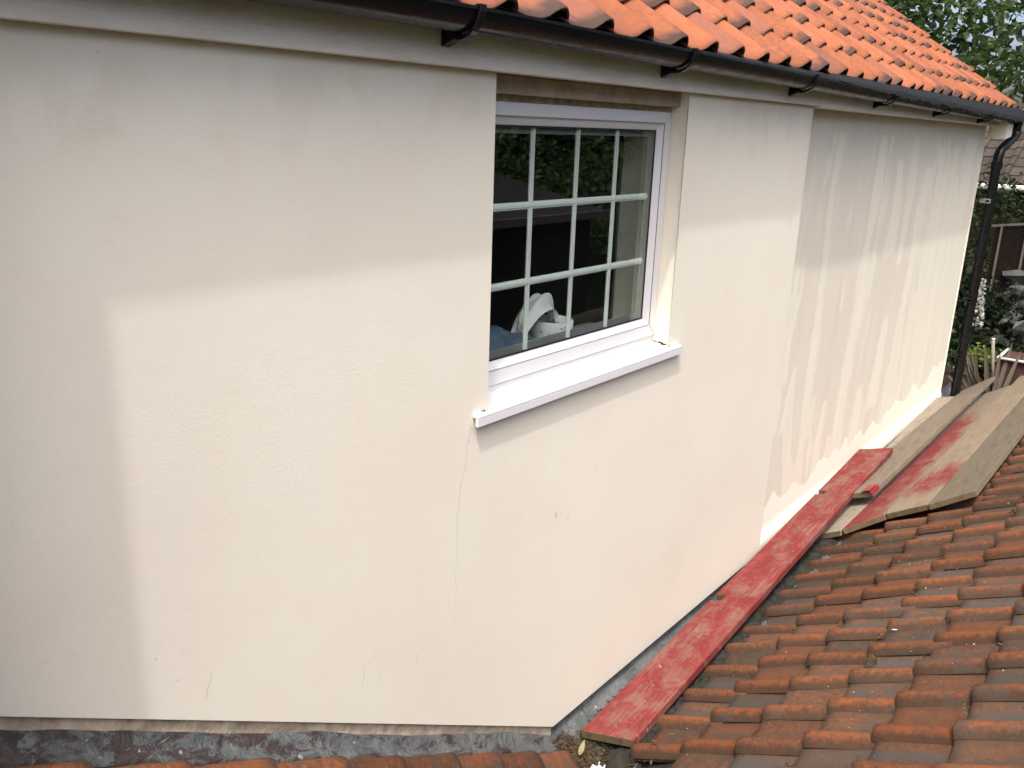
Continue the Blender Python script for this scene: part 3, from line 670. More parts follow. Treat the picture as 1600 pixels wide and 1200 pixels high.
for rrow in range(14):
    for cc in range(-13, NC):
        x = x_first + cc*.247
        if rrow < NR_ and cc >= 0: continue
        Mx = frame_matrix((1, 0, 0), UPu, (x, y0u + rrow*G*c_p, z0u + rrow*G*math.sin(pt)), TILT, 0, 1.027)
        tile_mb(.335, .001, k % 7, st_, lambda p, Mx=Mx: tuple(Mx @ Vector(p))); k += 1
st_.build('roof_tiling', 'bright_tile', roof_o, smooth=False, kind='stuff')
vg = MB(); vg.hexa([(9.56,-.06,.30),(9.60,-.06,.30),(9.60,2.86,.30+2.92*math.tan(pt)),(9.56,2.86,.30+2.92*math.tan(pt))], [(9.56,-.06,.14),(9.60,-.06,.14),(9.60,2.86,.14+2.92*math.tan(pt)),(9.56,2.86,.14+2.92*math.tan(pt))]); vg.build('bargeboard', 'fascia', house)

# ------------------------------------------------------------------ the lower roof in front of the wall
low = empty('lower_roof', (2.6, -.4, -2.6), 'weathered brown pantile roof with a lead valley along the foot of the wall', 'roof')
p31 = R(31); t31 = math.tan(p31); Z0 = -2.6325
def zr(y): return Z0 - t31*y
dk = MB(); dk.poly([(2.15,-.30,zr(-.30)-.05),(9.75,-.30,zr(-.30)-.05),(9.75,-1.80,zr(-1.80)-.05),(.85,-1.80,zr(-1.80)-.05)][::-1])
dk.quad((.85,-1.80,zr(-1.80)-.05),(9.75,-1.80,zr(-1.80)-.05),(9.75,-3.5,-2.6),(.85,-3.5,-2.6))
dk.quad((9.75,-3.5,-2.6),(9.75,-.3,-2.5),(9.75,-.3,-4.7),(9.75,-3.5,-4.7)); dk.poly([(9.751,-3.5,-2.6),(9.751,-1.80,zr(-1.80)-.05),(9.751,-.3,-2.5)])
slope = keep(dk.build('roof_slope', 'dark_mortar', None), low)
UPl = (0, -math.cos(p31), math.sin(p31))
LT = tile_meshes('old_tile', 6, .0030)
LT1 = tile_meshes('old_tile', 4, .010, .40)
cnt = 0
def xvalley(y): return 2.6 - (zr(y)+2.47)/.5947 if True else 0
rest = MB()
for row in range(7):
    yb = -.315 - .225*row
    for cc in range(-9, 31):
        crest = 2.47 + .2405*cc + .012*math.sin(row*2.1)
        xo = crest + .222
        if crest > 9.6 or crest < xvalley(yb)+.12: continue
        y = yb + random.uniform(-.006, .006)
        me_ = LT[random.randrange(6)]; sy = 1
        if row == 0:
            y = -.335 + (crest-2.7)*.045 + random.uniform(-.02, .02); me_ = LT1[random.randrange(4)]; sy = min(1.15, max(.8, (abs(yb-.225-y)/math.cos(p31)+.075)/.40))
        Mx = frame_matrix((-1, 0, 0), UPl, (xo+random.uniform(-.006, .006), y, zr(y)+random.uniform(.000, .008)), TILT+.018+random.uniform(-.012, .014), random.uniform(-.035, .035), 1.0, sy)
        if cnt < 298 and row < 9:
            o = link('roof_tile', me_, None); o.parent = slope; o.matrix_local = Mx; cnt += 1
        else:
            tile_mb(.335, .003, cc+row, rest, lambda p, Mx=Mx: tuple(Mx @ Vector(p)))
if rest.v:
    ro = rest.build('roof_tiling', 'old_tile', None, kind='stuff'); ro.parent = slope
rd = MB(); P = []
for i in range(27):
    x = .9 + i*.34
    P.append([(x, -1.83+.13*math.cos(math.pi*k/8), zr(-1.83)+.015+.11*math.sin(math.pi*k/8)+(.01 if i % 2 else 0)) for k in range(9)])
rd.grid(P); keep(rd.build('ridge_tile', 'old_tile', None, smooth=True), low)

# left slope, running up beside the wall towards the camera
def zl(x, off=.085): return -2.40 - off + .5947*(2.6-x)
ls = MB(); ls.poly([(-1.2,-.0,zl(-1.2)-.045),(2.45,-.0,zl(2.45)-.045),(2.45,-.10,zl(2.45)-.045),(.4,-2.4,zl(.4)-.045),(-1.2,-2.4,zl(-1.2)-.045)][::-1])
lslope = keep(ls.build('roof_slope', 'dark_mortar', None), low)
pl_ = math.atan(.5947); UPx = (-math.cos(pl_), 0, math.sin(pl_)); g2 = .263*math.cos(pl_)
for row in range(0, 12):
    for cc in range(-1, 6):
        ylow = -.388 - .24*cc      # local x=0 edge (away from the wall)
        x = 2.46 - g2*row
        if cc > 0 and x > 2.46 - (cc*.24)*1.02: continue
        if cc < 0 and row == 0: x += .02
        if x < -.6: continue
        Mx = frame_matrix((0, 1, 0), UPx, (x+random.uniform(-.006, .006), ylow+.01, zl(x)+random.uniform(0, .004)), TILT, random.uniform(-.02, .02))
        o = link('roof_tile', LT[random.randrange(6)], None); o.parent = lslope; o.matrix_local = Mx

# lead: stepped flashing on the left, upstand and sole of the valley on the right
lf = MB(); P = []
N = 260
for i in range(N+1):
    x = -1.0 + i*(2.60+1.0)/N
    ph = ((2.46-x)/g2) % 1.0                     # drops at each tile course
    step = -.017*ph
    zt = zl(x)+.004 + step
    wv = (vnoise(x*8, 2)-.5)*.034+(vnoise(x*23, 12)-.5)*.014; wv2 = (vnoise(x*13, 4)-.5)*.018
    top = zb(x) - .030 - .016*vnoise(x*4.3, 6) - .008*vnoise(x*13, 7)
    yb_ = -.050 - .022*vnoise(x*3.7, 9) - .012*vnoise(x*14, 10) - (.014 if ph > .9 else 0)
    P.append([(x, .009, top+.003), (x, -.003, top), (x, -.010-abs(wv)*.3, top-.012+wv*.3), (x, -.022+wv*.25, top-.024+wv*.5), (x, -.042, (top+zt)/2-.012+wv*.4), (x, yb_*.85, zt+.010+wv2), (x, yb_, zt+.003), (x, yb_-.001, zt-.004)])
lf.grid(P, flip=True)
keep(lf.build('lead_flashing', 'lead', None, smooth=True), low)
lv = MB(); P = []
for i in range(161):
    x = 2.50 + i*.045; wv = (vnoise(x*6, 12)-.5)*.010; far = .055 if x > 4.7 else 0
    P.append([(x, .028+far, -2.39+.0*wv), (x, .020+far, -2.41), (x, .012+far+wv, -2.452), (x, -.02+wv, -2.472+wv), (x, -.12, -2.476+wv*.8), (x, -.22, -2.468+wv), (x, -.30, -2.452-wv), (x, -.37, -2.43)])
lv.grid(P, flip=True); keep(lv.build('valley_lead', 'lead', None, smooth=True), low)
vl = MB(); P = []   # diagonal valley coming down from the camera side
for i in range(30):
    y = -.05-i*.06; xv = xvalley(y); zc = min(zr(y), -2.40)-.03 if y > -.35 else zr(y)-.055
    P.append([(xv-.16, y, zc+.05), (xv-.02, y, zc), (xv+.10, y, zc-.004), (xv+.30, y-.04, zc+.055)])
vl.grid(P); keep(vl.build('valley_trough', 'dark_mortar', None, smooth=True), low)
# broken mortar bedding under the cut tile ends
mo = MB(); P = []
for i in range(420):
    x = 2.55 + i*.0125; yc = -.275 + (x-2.7)*.042
    row = []
    for k in range(9):
        y = yc + .07 - .0225*k + (vnoise(x*21+k*7.3, k)-.5)*.022
        zz = -2.462 + .035*math.exp(-((k-4.6)/2.2)**2)*(.5+vnoise(x*9+k*.8, 21)) + (vnoise(x*33+k*13.7, 22)-.5)*.026 + max(0, -.29-y)*.35
        row.append((x+(vnoise(i*1.7+k*3.3, 24)-.5)*.012, y, zz))
    P.append(row)
mo.grid(P)
keep(mo.build('mortar_bedding', 'dark_mortar', None, kind='stuff'), low)

# ------------------------------------------------------------------ scaffold boards
def board(NL, NR, FR, FL, thick, mat, label, notches=(), endmat='end_grain', clips=True):
    """plank with its top corners given (near left, near right, far right, far left); x local runs along the board"""
    NL, NR, FR, FL = map(Vector, (NL, NR, FR, FL))
    cen = (NL+NR)/2; ax = ((FL+FR)/2-cen); L = ax.length; ax.normalize()
    root = empty('scaffold_board', cen, label, 'board', 'scaffold boards lying along the foot of the wall')
    wv = ((NL-NR)+(FL-FR)); wv -= ax*wv.dot(ax); wd = (NL-NR).length; wv.normalize(); up = ax.cross(wv).normalized()
    rot = Matrix(((ax.x, wv.x, up.x), (ax.y, wv.y, up.y), (ax.z, wv.z, up.z))).to_4x4()
    root.matrix_world = Matrix.Translation(cen) @ rot
    inv = root.matrix_world.inverted()
    a, b2, c2, d2 = [inv @ p for p in (NL, NR, FR, FL)]
    def tp(s, t):    # s along 0..1, t from left 0 to right 1
        p = (a*(1-t)+b2*t)*(1-s)+(d2*(1-t)+c2*t)*s
        p = Vector((p.x, p.y + (vnoise(s*9+t*40, 3)-.5)*.004, p.z+.0)); return p
    mb = MB()
    ss = sorted(set([i/24 for i in range(25)] + [n[k] for n in notches for k in (0, 1)]))
    tcut = max([n[2] for n in notches], default=0)
    tl = [0, tcut, .5, .97, 1] if notches else [0, .03, .5, .97, 1]
    def solid(si, ti):
        sm = (ss[si]+ss[si+1])/2; tm = (tl[ti]+tl[ti+1])/2
        return not any(n[0] < sm < n[1] and tm < n[2] for n in notches)
    up_ = Vector((0, 0, thick))
    for i in range(len(ss)-1):
        for j in range(len(tl)-1):
            if not solid(i, j): continue
            p = [tp(ss[i], tl[j]), tp(ss[i], tl[j+1]), tp(ss[i+1], tl[j+1]), tp(ss[i+1], tl[j])]
            q = [x - up_ for x in p]
            mb.quad(*p, 0); mb.quad(*q[::-1], 0)
            if j == 0 or not solid(i, j-1): mb.quad(p[3], q[3], q[0], p[0], 0)
            if j == len(tl)-2: mb.quad(p[1], q[1], q[2], p[2], 0)
            if i == 0 or not solid(i-1, j): mb.quad(p[0], q[0], q[1], p[1], 1)
            if i == len(ss)-2 or not solid(i+1, j): mb.quad(p[2], q[2], q[3], p[3], 1)
    me = mb.mesh('plank', [mat, endmat])
    import bmesh
    bm = bmesh.new(); bm.from_mesh(me); bmesh.ops.remove_doubles(bm, verts=bm.verts, dist=1e-5); bmesh.ops.recalc_face_normals(bm, faces=bm.faces); bm.to_mesh(me); bm.free()
    link('plank', me, root, bevel=.0035)
    return root
board((2.66,-.102,-2.400),(2.72,-.315,-2.375),(6.77,-.16,-2.250),(6.685,.058,-2.294), .038, 'board_red', 'worn red painted board nearest the camera, notched on its wall side', [(.318,.337,.235),(.739,.757,.21)])
board((5.16,-.050,-2.455),(5.275,-.284,-2.366),(9.36,-.288,-2.366),(9.02,.050,-2.395), .038, 'board_pale', 'pale bare board lying tight against the foot of the wall, mostly under others')
bE = board((5.70,-.085,-2.318),(5.80,-.303,-2.262),(9.80,-.292,-2.264),(9.47,-.078,-2.394), .038, 'board_e', 'narrow grey board stacked on top with a bright red patch at its near corner')
board((5.29,-.288,-2.362),(5.42,-.488,-2.242),(9.40,-.500,-2.235),(9.36,-.300,-2.355), .036, 'board_a', 'board with long red painted streak, left of the red and cream ended one')
board((5.425,-.494,-2.238),(5.42,-.718,-2.103),(9.80,-.735,-2.093),(9.80,-.505,-2.232), .036, 'board_b', 'board with cream near end fading into red paint, beside the plain grey one')
board((5.41,-.724,-2.100),(5.48,-.947,-1.966),(9.72,-.960,-1.958),(9.72,-.742,-2.089), .036, 'board_grey', 'plain grey weathered board, furthest from the wall')
# red paint patch and end on the stacked board
rp = MB(); L_ = [Vector((.012, -.112, .0015)), Vector((.012, -.055, .0015)), Vector((.16, -.062, .0015)), Vector((.175, -.112, .0015))]
rp.poly([L_[0], L_[3], L_[2], L_[1]]); rp.quad((.005,-.1185,-.036),(.18,-.1185,-.034),(.17,-.1185,.0),(.005,-.1185,.0))
simple('fresh_red', (.21, .016, .024), .5, .4, .15, 20)
rpo = rp.build('red_paint_patch', 'fresh_red', bE)

# ------------------------------------------------------------------ litter in the valley
lt = MB(); rs = random.Random(9)
for i in range(1500):
    if rs.random() < .62: x = 2.52+rs.gauss(.06, .06); y = -.13 + rs.gauss(-.06, .09)
    else: x = 2.6+rs.random()*1.0; y = -.06 - .10*rs.random() + (x-2.6)*.03
    if y > -.008: y = -.02
    z = -2.462 + .012*rs.random() + max(0, -.30-y)*.6*1 + max(0, 2.5-x)*.35
    l = .006+.018*rs.random(); wd = .002+.004*rs.random(); a = rs.random()*6.28; tl_ = rs.gauss(0, .35)
    d = Vector((math.cos(a), math.sin(a), tl_)).normalized()*l; s = Vector((-math.sin(a), math.cos(a), rs.gauss(0, .3)))*wd
    c0 = Vector((x, y, z+.006)); lt.quad(c0-d, c0+s, c0+d, c0-s)
lt.build('leaf_litter', 'litter', kind='stuff', label='dry brown leaf litter gathered in the lead valley', category='leaf litter')
def shard(loc, s, rot, label, mat='old_tile', name='tile_fragment', cat='tile fragment'):
    rs = random.Random(int(s*1e5)); n = 5; pts = [(s*(.7+.5*rs.random())*math.cos(2*math.pi*k/n+rs.random()*.5), s*(.6+.5*rs.random())*math.sin(2*math.pi*k/n+rs.random()*.5)) for k in range(n)]
    mb = MB(); mb.poly([(x, y, .010) for x, y in pts]); mb.poly([(x, y, 0) for x, y in pts][::-1])
    for k in range(n): a, c = pts[k], pts[(k+1) % n]; mb.quad((a[0], a[1], 0), (c[0], c[1], 0), (c[0], c[1], .010), (a[0], a[1], .010))
    o = mb.build(name, mat, label=label, category=cat); o.location = loc; o.rotation_euler = rot; return o
shard((2.635,-.062,-2.455), .026, (.6, .3, .4), 'small orange tile chip lying against the wall corner')
shard((2.55,-.275,-2.43), .042, (.25, -.15, 1.2), 'larger orange tile shard below the end of the red board')
def flatleaf(loc, l, wd, rot, mat, label, name='dead_leaf', cat='leaf', curl=.25):
    mb = MB(); P = []
    for i in range(9):
        t = i/8; w_ = wd*math.sin(math.pi*(t*.96+.02))**.8; z = curl*l*(t-.5)**2
        P.append([(l*(t-.5), -w_, z+w_*.25), (l*(t-.5), 0, z), (l*(t-.5), w_, z+w_*.25)])
    mb.grid(P); o = mb.build(name, mat, smooth=True, label=label, category=cat); o.location = loc; o.rotation_euler = rot; return o
flatleaf((2.592,-.150,-2.430), .085, .011, (.2, -.1, .35), 'dead_leaf_pale', 'pale yellow curled leaf lying on the litter by the red board', curl=.6)
def on_tiles(x, y): return zr(y) + .052/math.cos(p31)
flatleaf((2.70,-.42,on_tiles(2.7,-.42)+.006), .045, .009, (.3, .5, 1.1), 'leaf_dead', 'small dry brown leaf standing on the tiles beside the red board')
flatleaf((3.53,-1.04,on_tiles(3.5,-1.04)+.004), .035, .003, (.4, .2, -.6), 'petal_white', 'thin white feather lying across the brown tiles', 'feather', 'feather')
rs = random.Random(77); ms = MB(); fk = MB()
for i in range(150):
    row = rs.randrange(1, 6); cc = rs.randrange(0, 26)
    x = 2.47+.2405*cc+rs.choice((-.005, .03, .10, .16))+rs.gauss(0, .02); y = -.315-.225*row+rs.gauss(.006, .006)
    s0 = rs.uniform(.003, .009)
    for k in range(14):
        d = Vector((rs.gauss(0, 1.6), rs.gauss(0, .7), abs(rs.gauss(0, .6))))*s0; c0 = Vector((x, y, zr(y)+.020/.857))+d; a = Vector((rs.gauss(0, 1), rs.gauss(0, 1), rs.gauss(0, .6)))*s0*.5; b2 = Vector((rs.gauss(0, 1), rs.gauss(0, 1), rs.gauss(0, .6)))*s0*.5
        ms.quad(c0-a, c0+b2, c0+a, c0-b2)
for i in range(46):
    x = 2.6+rs.random()*3.2; row = rs.randrange(0, 5); u = rs.uniform(.02, .10); cc = round((x-2.47)/.2405); x = 2.47+.2405*cc+.222-u; y = -.50-.225*row+rs.uniform(0, .16); z = zr(y)+.030
    l = rs.uniform(.002, .006); w0 = l*rs.uniform(.3, .9); a = rs.random()*6.28; d = Vector((math.cos(a)*l, math.sin(a)*l, -math.sin(a)*l*t31)); e0 = Vector((-math.sin(a)*w0, math.cos(a)*w0, -math.cos(a)*w0*t31)); c0 = Vector((x, y, z-.012))
    fk.quad(c0-d, c0-e0, c0+d, c0+e0)
keep(ms.build('moss', 'litter', None, kind='stuff'), low)
keep(fk.build('lichen_fleck', 'petal_white', None, kind='stuff'), low)
mc = MB(); rs = random.Random(5)
for i in range(260):
    d = Vector((rs.gauss(0, 1), rs.gauss(0, 1), abs(rs.gauss(0, 1)))).normalized(); c0 = Vector((d.x*.026, d.y*.022, d.z*.018))*(.7+.3*rs.random()); a = d.orthogonal().normalized()*.005; b2 = d.cross(a).normalized()*.004
    mc.quad(c0-a, c0+b2, c0+a+d*.004, c0-b2)
mco = mc.build('moss_clump', 'litter', label='grey moss clump sitting on a brown roof tile', category='moss'); mco.location = (3.27, -1.03, on_tiles(3.27, -1.03)-.006); mco.rotation_euler = (p31, 0, 0)
ws = MB(); rs = random.Random(2)
for i in range(60):
    x = rs.gauss(0, .022); y = rs.gauss(0, .012); s = .002+.005*rs.random(); z = .002+.004*rs.random()
    ws.hexa([(x-s,y-s,z),(x+s,y-s,z),(x+s,y+s,z),(x-s,y+s,z)], [(x-s*1.3,y-s*1.3,-.004),(x+s*1.3,y-s*1.3,-.004),(x+s*1.3,y+s*1.3,-.004),(x-s*1.3,y+s*1.3,-.004)])
wso = ws.build('plaster_crumbs', 'white_paint', label='white plaster crumbs spilled in the valley at the bottom edge', category='plaster', kind='stuff'); wso.location = (2.50, -.29, -2.405); wso.rotation_euler = (.3, 0, .2)

# ------------------------------------------------------------------ garden beyond the house
def leafshape(l, wd, fold=.3):
    pts = [(0, 0, 0), (.25*l, wd*.85, fold*wd*.8), (.6*l, wd*.9, fold*wd*.8), (l, 0, -.08*l), (.6*l, -wd*.9, fold*wd*.8), (.25*l, -wd*.85, fold*wd*.8), (.45*l, 0, 0.02*l)]
    return pts, [(0, 6, 1), (1, 6, 2), (2, 6, 3), (0, 5, 6), (5, 4, 6), (4, 3, 6)]
def leaves(mb, centers, n, spread, l0, rs, wratio=.3, hang=.3):
    for c in centers:
        for i in range(n):
            p = Vector(c) + Vector((rs.gauss(0, spread), rs.gauss(0, spread), rs.gauss(0, spread*.75)))
            l = l0*rs.uniform(.65, 1.25); pts, fs = leafshape(l, l*wratio)
            az = rs.random()*6.283; el = rs.gauss(-hang, .5); ro = rs.gauss(0, .6)
            Mx = Matrix.Rotation(az, 3, 'Z') @ Matrix.Rotation(-el, 3, 'Y') @ Matrix.Rotation(ro, 3, 'X')
            k = len(mb.v); mb.v += [tuple(p + Mx @ Vector(q)) for q in pts]
            for f in fs: mb.f.append(tuple(k+j for j in f)); mb.m.append(0)
tree = empty('walnut_tree', (14.6, 4.4, -4.7), 'broad leaved green tree rising behind the orange roof', 'tree')
tk = MB(); tk.tube([(14.6,4.4,-4.7),(14.5,4.3,-2),(14.4,4.2,.0),(14.2,4.0,1.6)], [.24,.19,.16,.12], 10)
rs = random.Random(21); cents = []
for i in range(11):
    a = i*.62+rs.random()*.3; l = rs.uniform(2.2, 4.4); z0 = rs.uniform(-.4, 1.6); st = Vector((14.35, 4.15, z0)); en = st+Vector((math.cos(a)*l*.85, math.sin(a)*l, rs.uniform(.3, 2.2)))
    mid = (st+en)/2+Vector((0, 0, .35)); tk.tube([st, mid, en], [.08, .05, .015], 6)
    for j in range(7):
        t = .25+.75*j/6; q = st*(1-t)**2+mid*2*t*(1-t)+en*t*t; e2 = q+Vector((rs.gauss(0, .6), rs.gauss(0, .6), rs.gauss(-.05, .45))); tk.tube([q, (q+e2)/2+Vector((0, 0, .08)), e2], [.016, .010, .004], 4, cap=False)
        cents += [e2, (q+e2)/2]
keep(tk.build('trunk', 'bark', None, smooth=True), tree)
cr = MB(); leaves(cr, cents, 46, .28, .16, rs, .28)
c2_ = []
for i in range(110):   # overhanging sprays nearer the house
    c2_.append((rs.uniform(11.8, 13.6), rs.uniform(-1.6, 3.4), rs.uniform(.75, 3.2)))
leaves(cr, c2_, 30, .22, .145, rs, .27)
cro = keep(cr.build('crown', 'leaf_green', None), tree)
bk_ = MB(); c3 = [(rs.uniform(15.5, 17), rs.uniform(1.5, 7), rs.uniform(0, 5)) for _ in range(95)]
leaves(bk_, c3, 30, .4, .22, rs, .3); keep(bk_.build('crown', 'leaf_dark', None), tree)  # back leaves coloured darker to stand in for the crown's inner shade
pts, fs = leafshape(.15, .042); lm = MB(); lm.v = [tuple(p) for p in pts]; lm.f = list(fs); lm.m = [0]*len(fs); lme = lm.mesh('leaf', 'leaf_green')
def proj(p):
    q = CAM.matrix_world.inverted() @ Vector(p); return (800+1375.876*q.x/-q.z, 600-1375.876*q.y/-q.z)
n_ = 0
while n_ < 240:
    px = (rs.uniform(1470, 1640), rs.uniform(-40, 165)); X_ = rs.uniform(11.2, 12.4)
    d = M.to_3x3() @ Vector(((px[0]-800)/1375.876, -(px[1]-600)/1375.876, -1)); t = X_/d.x; p = Vector((0, -1.75, 0))+d*t
    if vnoise(p.y*2.7, 3)+vnoise(p.z*2.9+p.y, 5) < .80: 
        continue
    o = link('leaf', lme, None); keep(o, tree); o.matrix_basis = Matrix.Translation(p) @ (Matrix.Rotation(rs.random()*6.28, 4, 'Z') @ Matrix.Rotation(rs.gauss(.35, .45), 4, 'Y') @ Matrix.Rotation(rs.gauss(0, .5), 4, 'X')) @ Matrix.Scale(rs.uniform(.7, 1.15), 4); n_ += 1

def shrub(name, boxes, n, l, mat, label, cat, spread=.18, seed=1, wr=.35):
    rs = random.Random(seed); mb = MB(); root = empty(name, (sum(b_[0] for b_ in boxes)/len(boxes), sum(b_[1] for b_ in boxes)/len(boxes), -4.0), label, cat)
    cs = []
    for (x, y, z, rx, ry, rz, k) in boxes:
        for i in range(k):
            d = Vector((rs.gauss(0, 1), rs.gauss(0, 1), rs.gauss(0, 1))).normalized()*(rs.random()**.4); cs.append((x+d.x*rx, y+d.y*ry, z+d.z*rz))
    leaves(mb, cs, n, spread, l, rs, wr); keep(mb.build('foliage', mat, None), root)
    for (x, y, z, rx, ry, rz, k) in boxes:
        sm = MB(); sm.tube([(x, y, z-rz-.6), (x, y, z)], [.04, .02], 6); keep(sm.build('stem', 'bark', None), root)
    return root
shrub('garden_shrub', [(13.6,.9,-1.15,.7,.7,.75,60),(13.9,2.2,-1.1,.7,.8,.8,50),(13.8,-.2,-1.15,.6,.5,.45,36)], 34, .07, 'leaf_hedge', 'bright green bushy shrub beyond the downpipe', 'shrub', .16, 4)
shrub('evergreen_shrub', [(12.2,.6,-1.95,.5,.7,.30,40),(12.4,-.6,-1.95,.5,.7,.28,36),(12.1,1.6,-1.9,.5,.6,.4,36)], 34, .07, 'leaf_dark', 'dark low evergreen shrub in shade below the fence', 'shrub', .14, 5)
shrub('lime_plant', [(10.9,.02,-2.34,.16,.16,.09,26)], 22, .045, 'leaf_lime', 'lime green leafy plant among the dead spiky leaves', 'plant', .05, 6, .45)
# foxglove: dark leaves with a tilted white flower spike
fx = empty('foxglove', (11.4, .30, -2.6), 'tall white flower spike with dark leaves beside the downpipe', 'flowering plant')
sp_ = MB(); top_ = Vector((11.4, .245, -1.52)); bot_ = Vector((11.4, .27, -2.35)); sp_.tube([bot_, (bot_+top_)/2, top_], [.012, .009, .003], 6); keep(sp_.build('stem', 'leaf_dark', None), fx)
rs = random.Random(8); bl = MB()
for i in range(64):
    t = i/63; q = top_*(1-t)+Vector((11.4, .23, -2.05))*t; a = rs.random()*6.28; r0 = .012+.05*t; l = .02+.045*t
    d = Vector((math.cos(a), math.sin(a), -.55)).normalized(); bl.tube([q+d*.006, q+d*(.006+l*.6), q+d*(.006+l)], [.005, .010+.006*t, .014+.009*t], 6, cap=False)
keep(bl.build('flower', 'petal_white', None, smooth=True), fx)
fb = MB(); leaves(fb, [(11.4,.25,-2.3),(11.35,.4,-2.38),(11.4,.1,-2.4),(11.3,.25,-2.45)], 26, .10, .20, rs, .26, .1); keep(fb.build('leaves', 'leaf_dark', None), fx)
gc = MB(); rs = random.Random(61)
leaves(gc, [(10.9+rs.random()*2.6, -.9+rs.random()*2.6, 0) for _ in range(1)], 0, .1, .1, rs)
for i in range(420):
    x = 10.7+rs.random()*3.0; y = -.9+rs.random()*2.6; z = -2.72+min(1, max(0, (x-10.2)/3.2))*.80
    leaves(gc, [(x, y, z+.08)], 9, .07, .075, rs, .38)
gc.build('ground_cover', 'leaf_dark', kind='stuff', label='dark green leafy ground cover on the shaded garden bank', category='ground cover')
# rockery of pale stones
rs = random.Random(12)
ico = [(0,0,1),(.894,0,.447),(.276,.851,.447),(-.724,.526,.447),(-.724,-.526,.447),(.276,-.851,.447),(.724,.526,-.447),(-.276,.851,-.447),(-.894,0,-.447),(-.276,-.851,-.447),(.724,-.526,-.447),(0,0,-1)]
icf = [(0,1,2),(0,2,3),(0,3,4),(0,4,5),(0,5,1),(1,6,2),(2,7,3),(3,8,4),(4,9,5),(5,10,1),(6,7,2),(7,8,3),(8,9,4),(9,10,5),(10,6,1),(11,7,6),(11,8,7),(11,9,8),(11,10,9),(11,6,10)]
k = 0
spots = [(1592,432,.17,'broad pale stone at the top of the rockery, beside the fence foot'),(1574,426,.11,'smaller pale stone left of the broad topmost one'),(1590,455,.12,'rounded pale stone just under the broad topmost one'),(1573,462,.06,'small pale stone in the middle of the rockery'),
 (1597,476,.11,'pale stone half cut by the right edge of the picture'),(1582,494,.10,'low pale stone above the white planter rim'),(1566,503,.06,'little pale stone lying near the white tipped stake'),(1594,512,.10,'pale stone lowest in the rockery, nearest the planter'),(1531,449,.05,'single pale stone left of the white flower spike')]
for (px, py, s, lab) in spots:
    d = M.to_3x3() @ Vector(((px-800)/1375.876, -(py-600)/1375.876, -1)); X_ = 13.2-(py-420)/110*1.6; t = X_/d.x; p = Vector((0, -1.75, 0))+d*t
    mb = MB(); mb.v = [tuple(Vector(q)*s*rs.uniform(.75, 1.2)*1.0) for q in ico]; mb.v = [(x*1.2, y*1.3, z*.6) for x, y, z in mb.v]; mb.f = list(icf); mb.m = [0]*20
    o = mb.build('rockery_stone', 'stone_pale', label=lab, category='stone', group='pale stones in the rockery'); o.location = p; o.rotation_euler = (rs.random(), rs.random(), rs.random()*3); k += 1
shrub('shade_tree', [(10.6,-1.3,3.4,1.3,1.2,1.0,130)], 34, .14, 'leaf_green', 'unseen leafy tree added to shade the garden right of the boards, outside the picture', 'tree', .25, 41)  # unseen tree added so that its crown shades the garden bank
for k, (x, y) in enumerate([(-6,-11),(1,-12),(8,-13),(16,-12.5),(24,-13)]):
    shrub('sky_block_tree', [(x,y,-1.5,2.6,1.4,2.4,70),(x+3,y-.5,1.2,2.8,1.5,2.6,80),(x,y,3.2,2.2,1.4,2.0,50)], 30, .34, 'leaf_dark', ['leftmost','second','middle','fourth','rightmost'][k]+' tall dark tree of the unseen row added behind the viewer to block low sky', 'tree', .45, 50+k)  # unseen trees added to block low sky and deepen the eaves shade
# dead spiky leaves behind the board ends
ph = empty('spiky_plant', (10.25, -.18, -2.75), 'dried grey brown spiky leaved plant behind the ends of the boards', 'plant')
rs = random.Random(31)
def blade(base, tip, wd, mat='leaf_dead'):
    base, tip = Vector(base), Vector(tip); d = tip-base; side = d.cross(Vector((rs.gauss(-1, .3), rs.gauss(0, .4), rs.gauss(.3, .3)))).normalized(); n_ = side.cross(d).normalized(); P = []
    for i in range(8):
        t = i/7; w_ = wd*(.55+.9*t-1.45*t**2.2)*.9+.002 if t < 1 else .0008; c = base+d*t+Vector((0, 0, -.10*d.length*t*t)); P.append([c-side*w_+n_*w_*.35, c, c+side*w_+n_*w_*.35])
    mb = MB(); mb.grid(P); keep(mb.build('leaf', mat, None, smooth=True), ph)
for (bx, tx) in [((10.25,-.10,-2.72),(10.15,-.02,-2.02)),((10.25,-.12,-2.72),(10.1,.10,-2.12)),((10.2,-.15,-2.72),(10.1,.17,-2.22)),((10.2,-.15,-2.72),(10.0,.10,-2.27)),((10.3,-.2,-2.70),(10.3,-.07,-1.98)),((10.3,-.25,-2.7),(10.35,-.22,-2.05)),((10.3,-.3,-2.7),(10.4,-.40,-2.02)),((10.3,-.3,-2.7),(10.5,-.55,-2.10)),((10.2,-.2,-2.7),(9.95,-.02,-2.28)),((10.2,-.1,-2.7),(9.9,.08,-2.36)),((10.3,-.1,-2.7),(10.4,.16,-2.0)),((10.4,-.2,-2.7),(10.6,-.02,-2.05)),((10.2,-.1,-2.7),(10.2,.22,-2.4)),((10.4,-.3,-2.7),(10.7,-.45,-2.02)),((10.2,-.2,-2.7),(9.98,-.14,-2.3)),((10.1,-.05,-2.7),(9.9,.16,-2.30)),((10.3,-.15,-2.7),(10.2,.04,-2.06)),((10.25,-.18,-2.7),(10.1,.02,-2.2)),((10.2,-.12,-2.7),(10.05,.20,-2.45)),((10.35,-.25,-2.7),(10.45,-.3,-1.95))]:
    blade(bx, tx, .032)
sk = MB(); sk.tube([(10.12,-.24,-2.45),(10.1,-.17,-1.96)], .016, 8, 0); sk.tube([(10.1,-.17,-1.962),(10.1,-.169,-1.945)], .018, 8, 1)
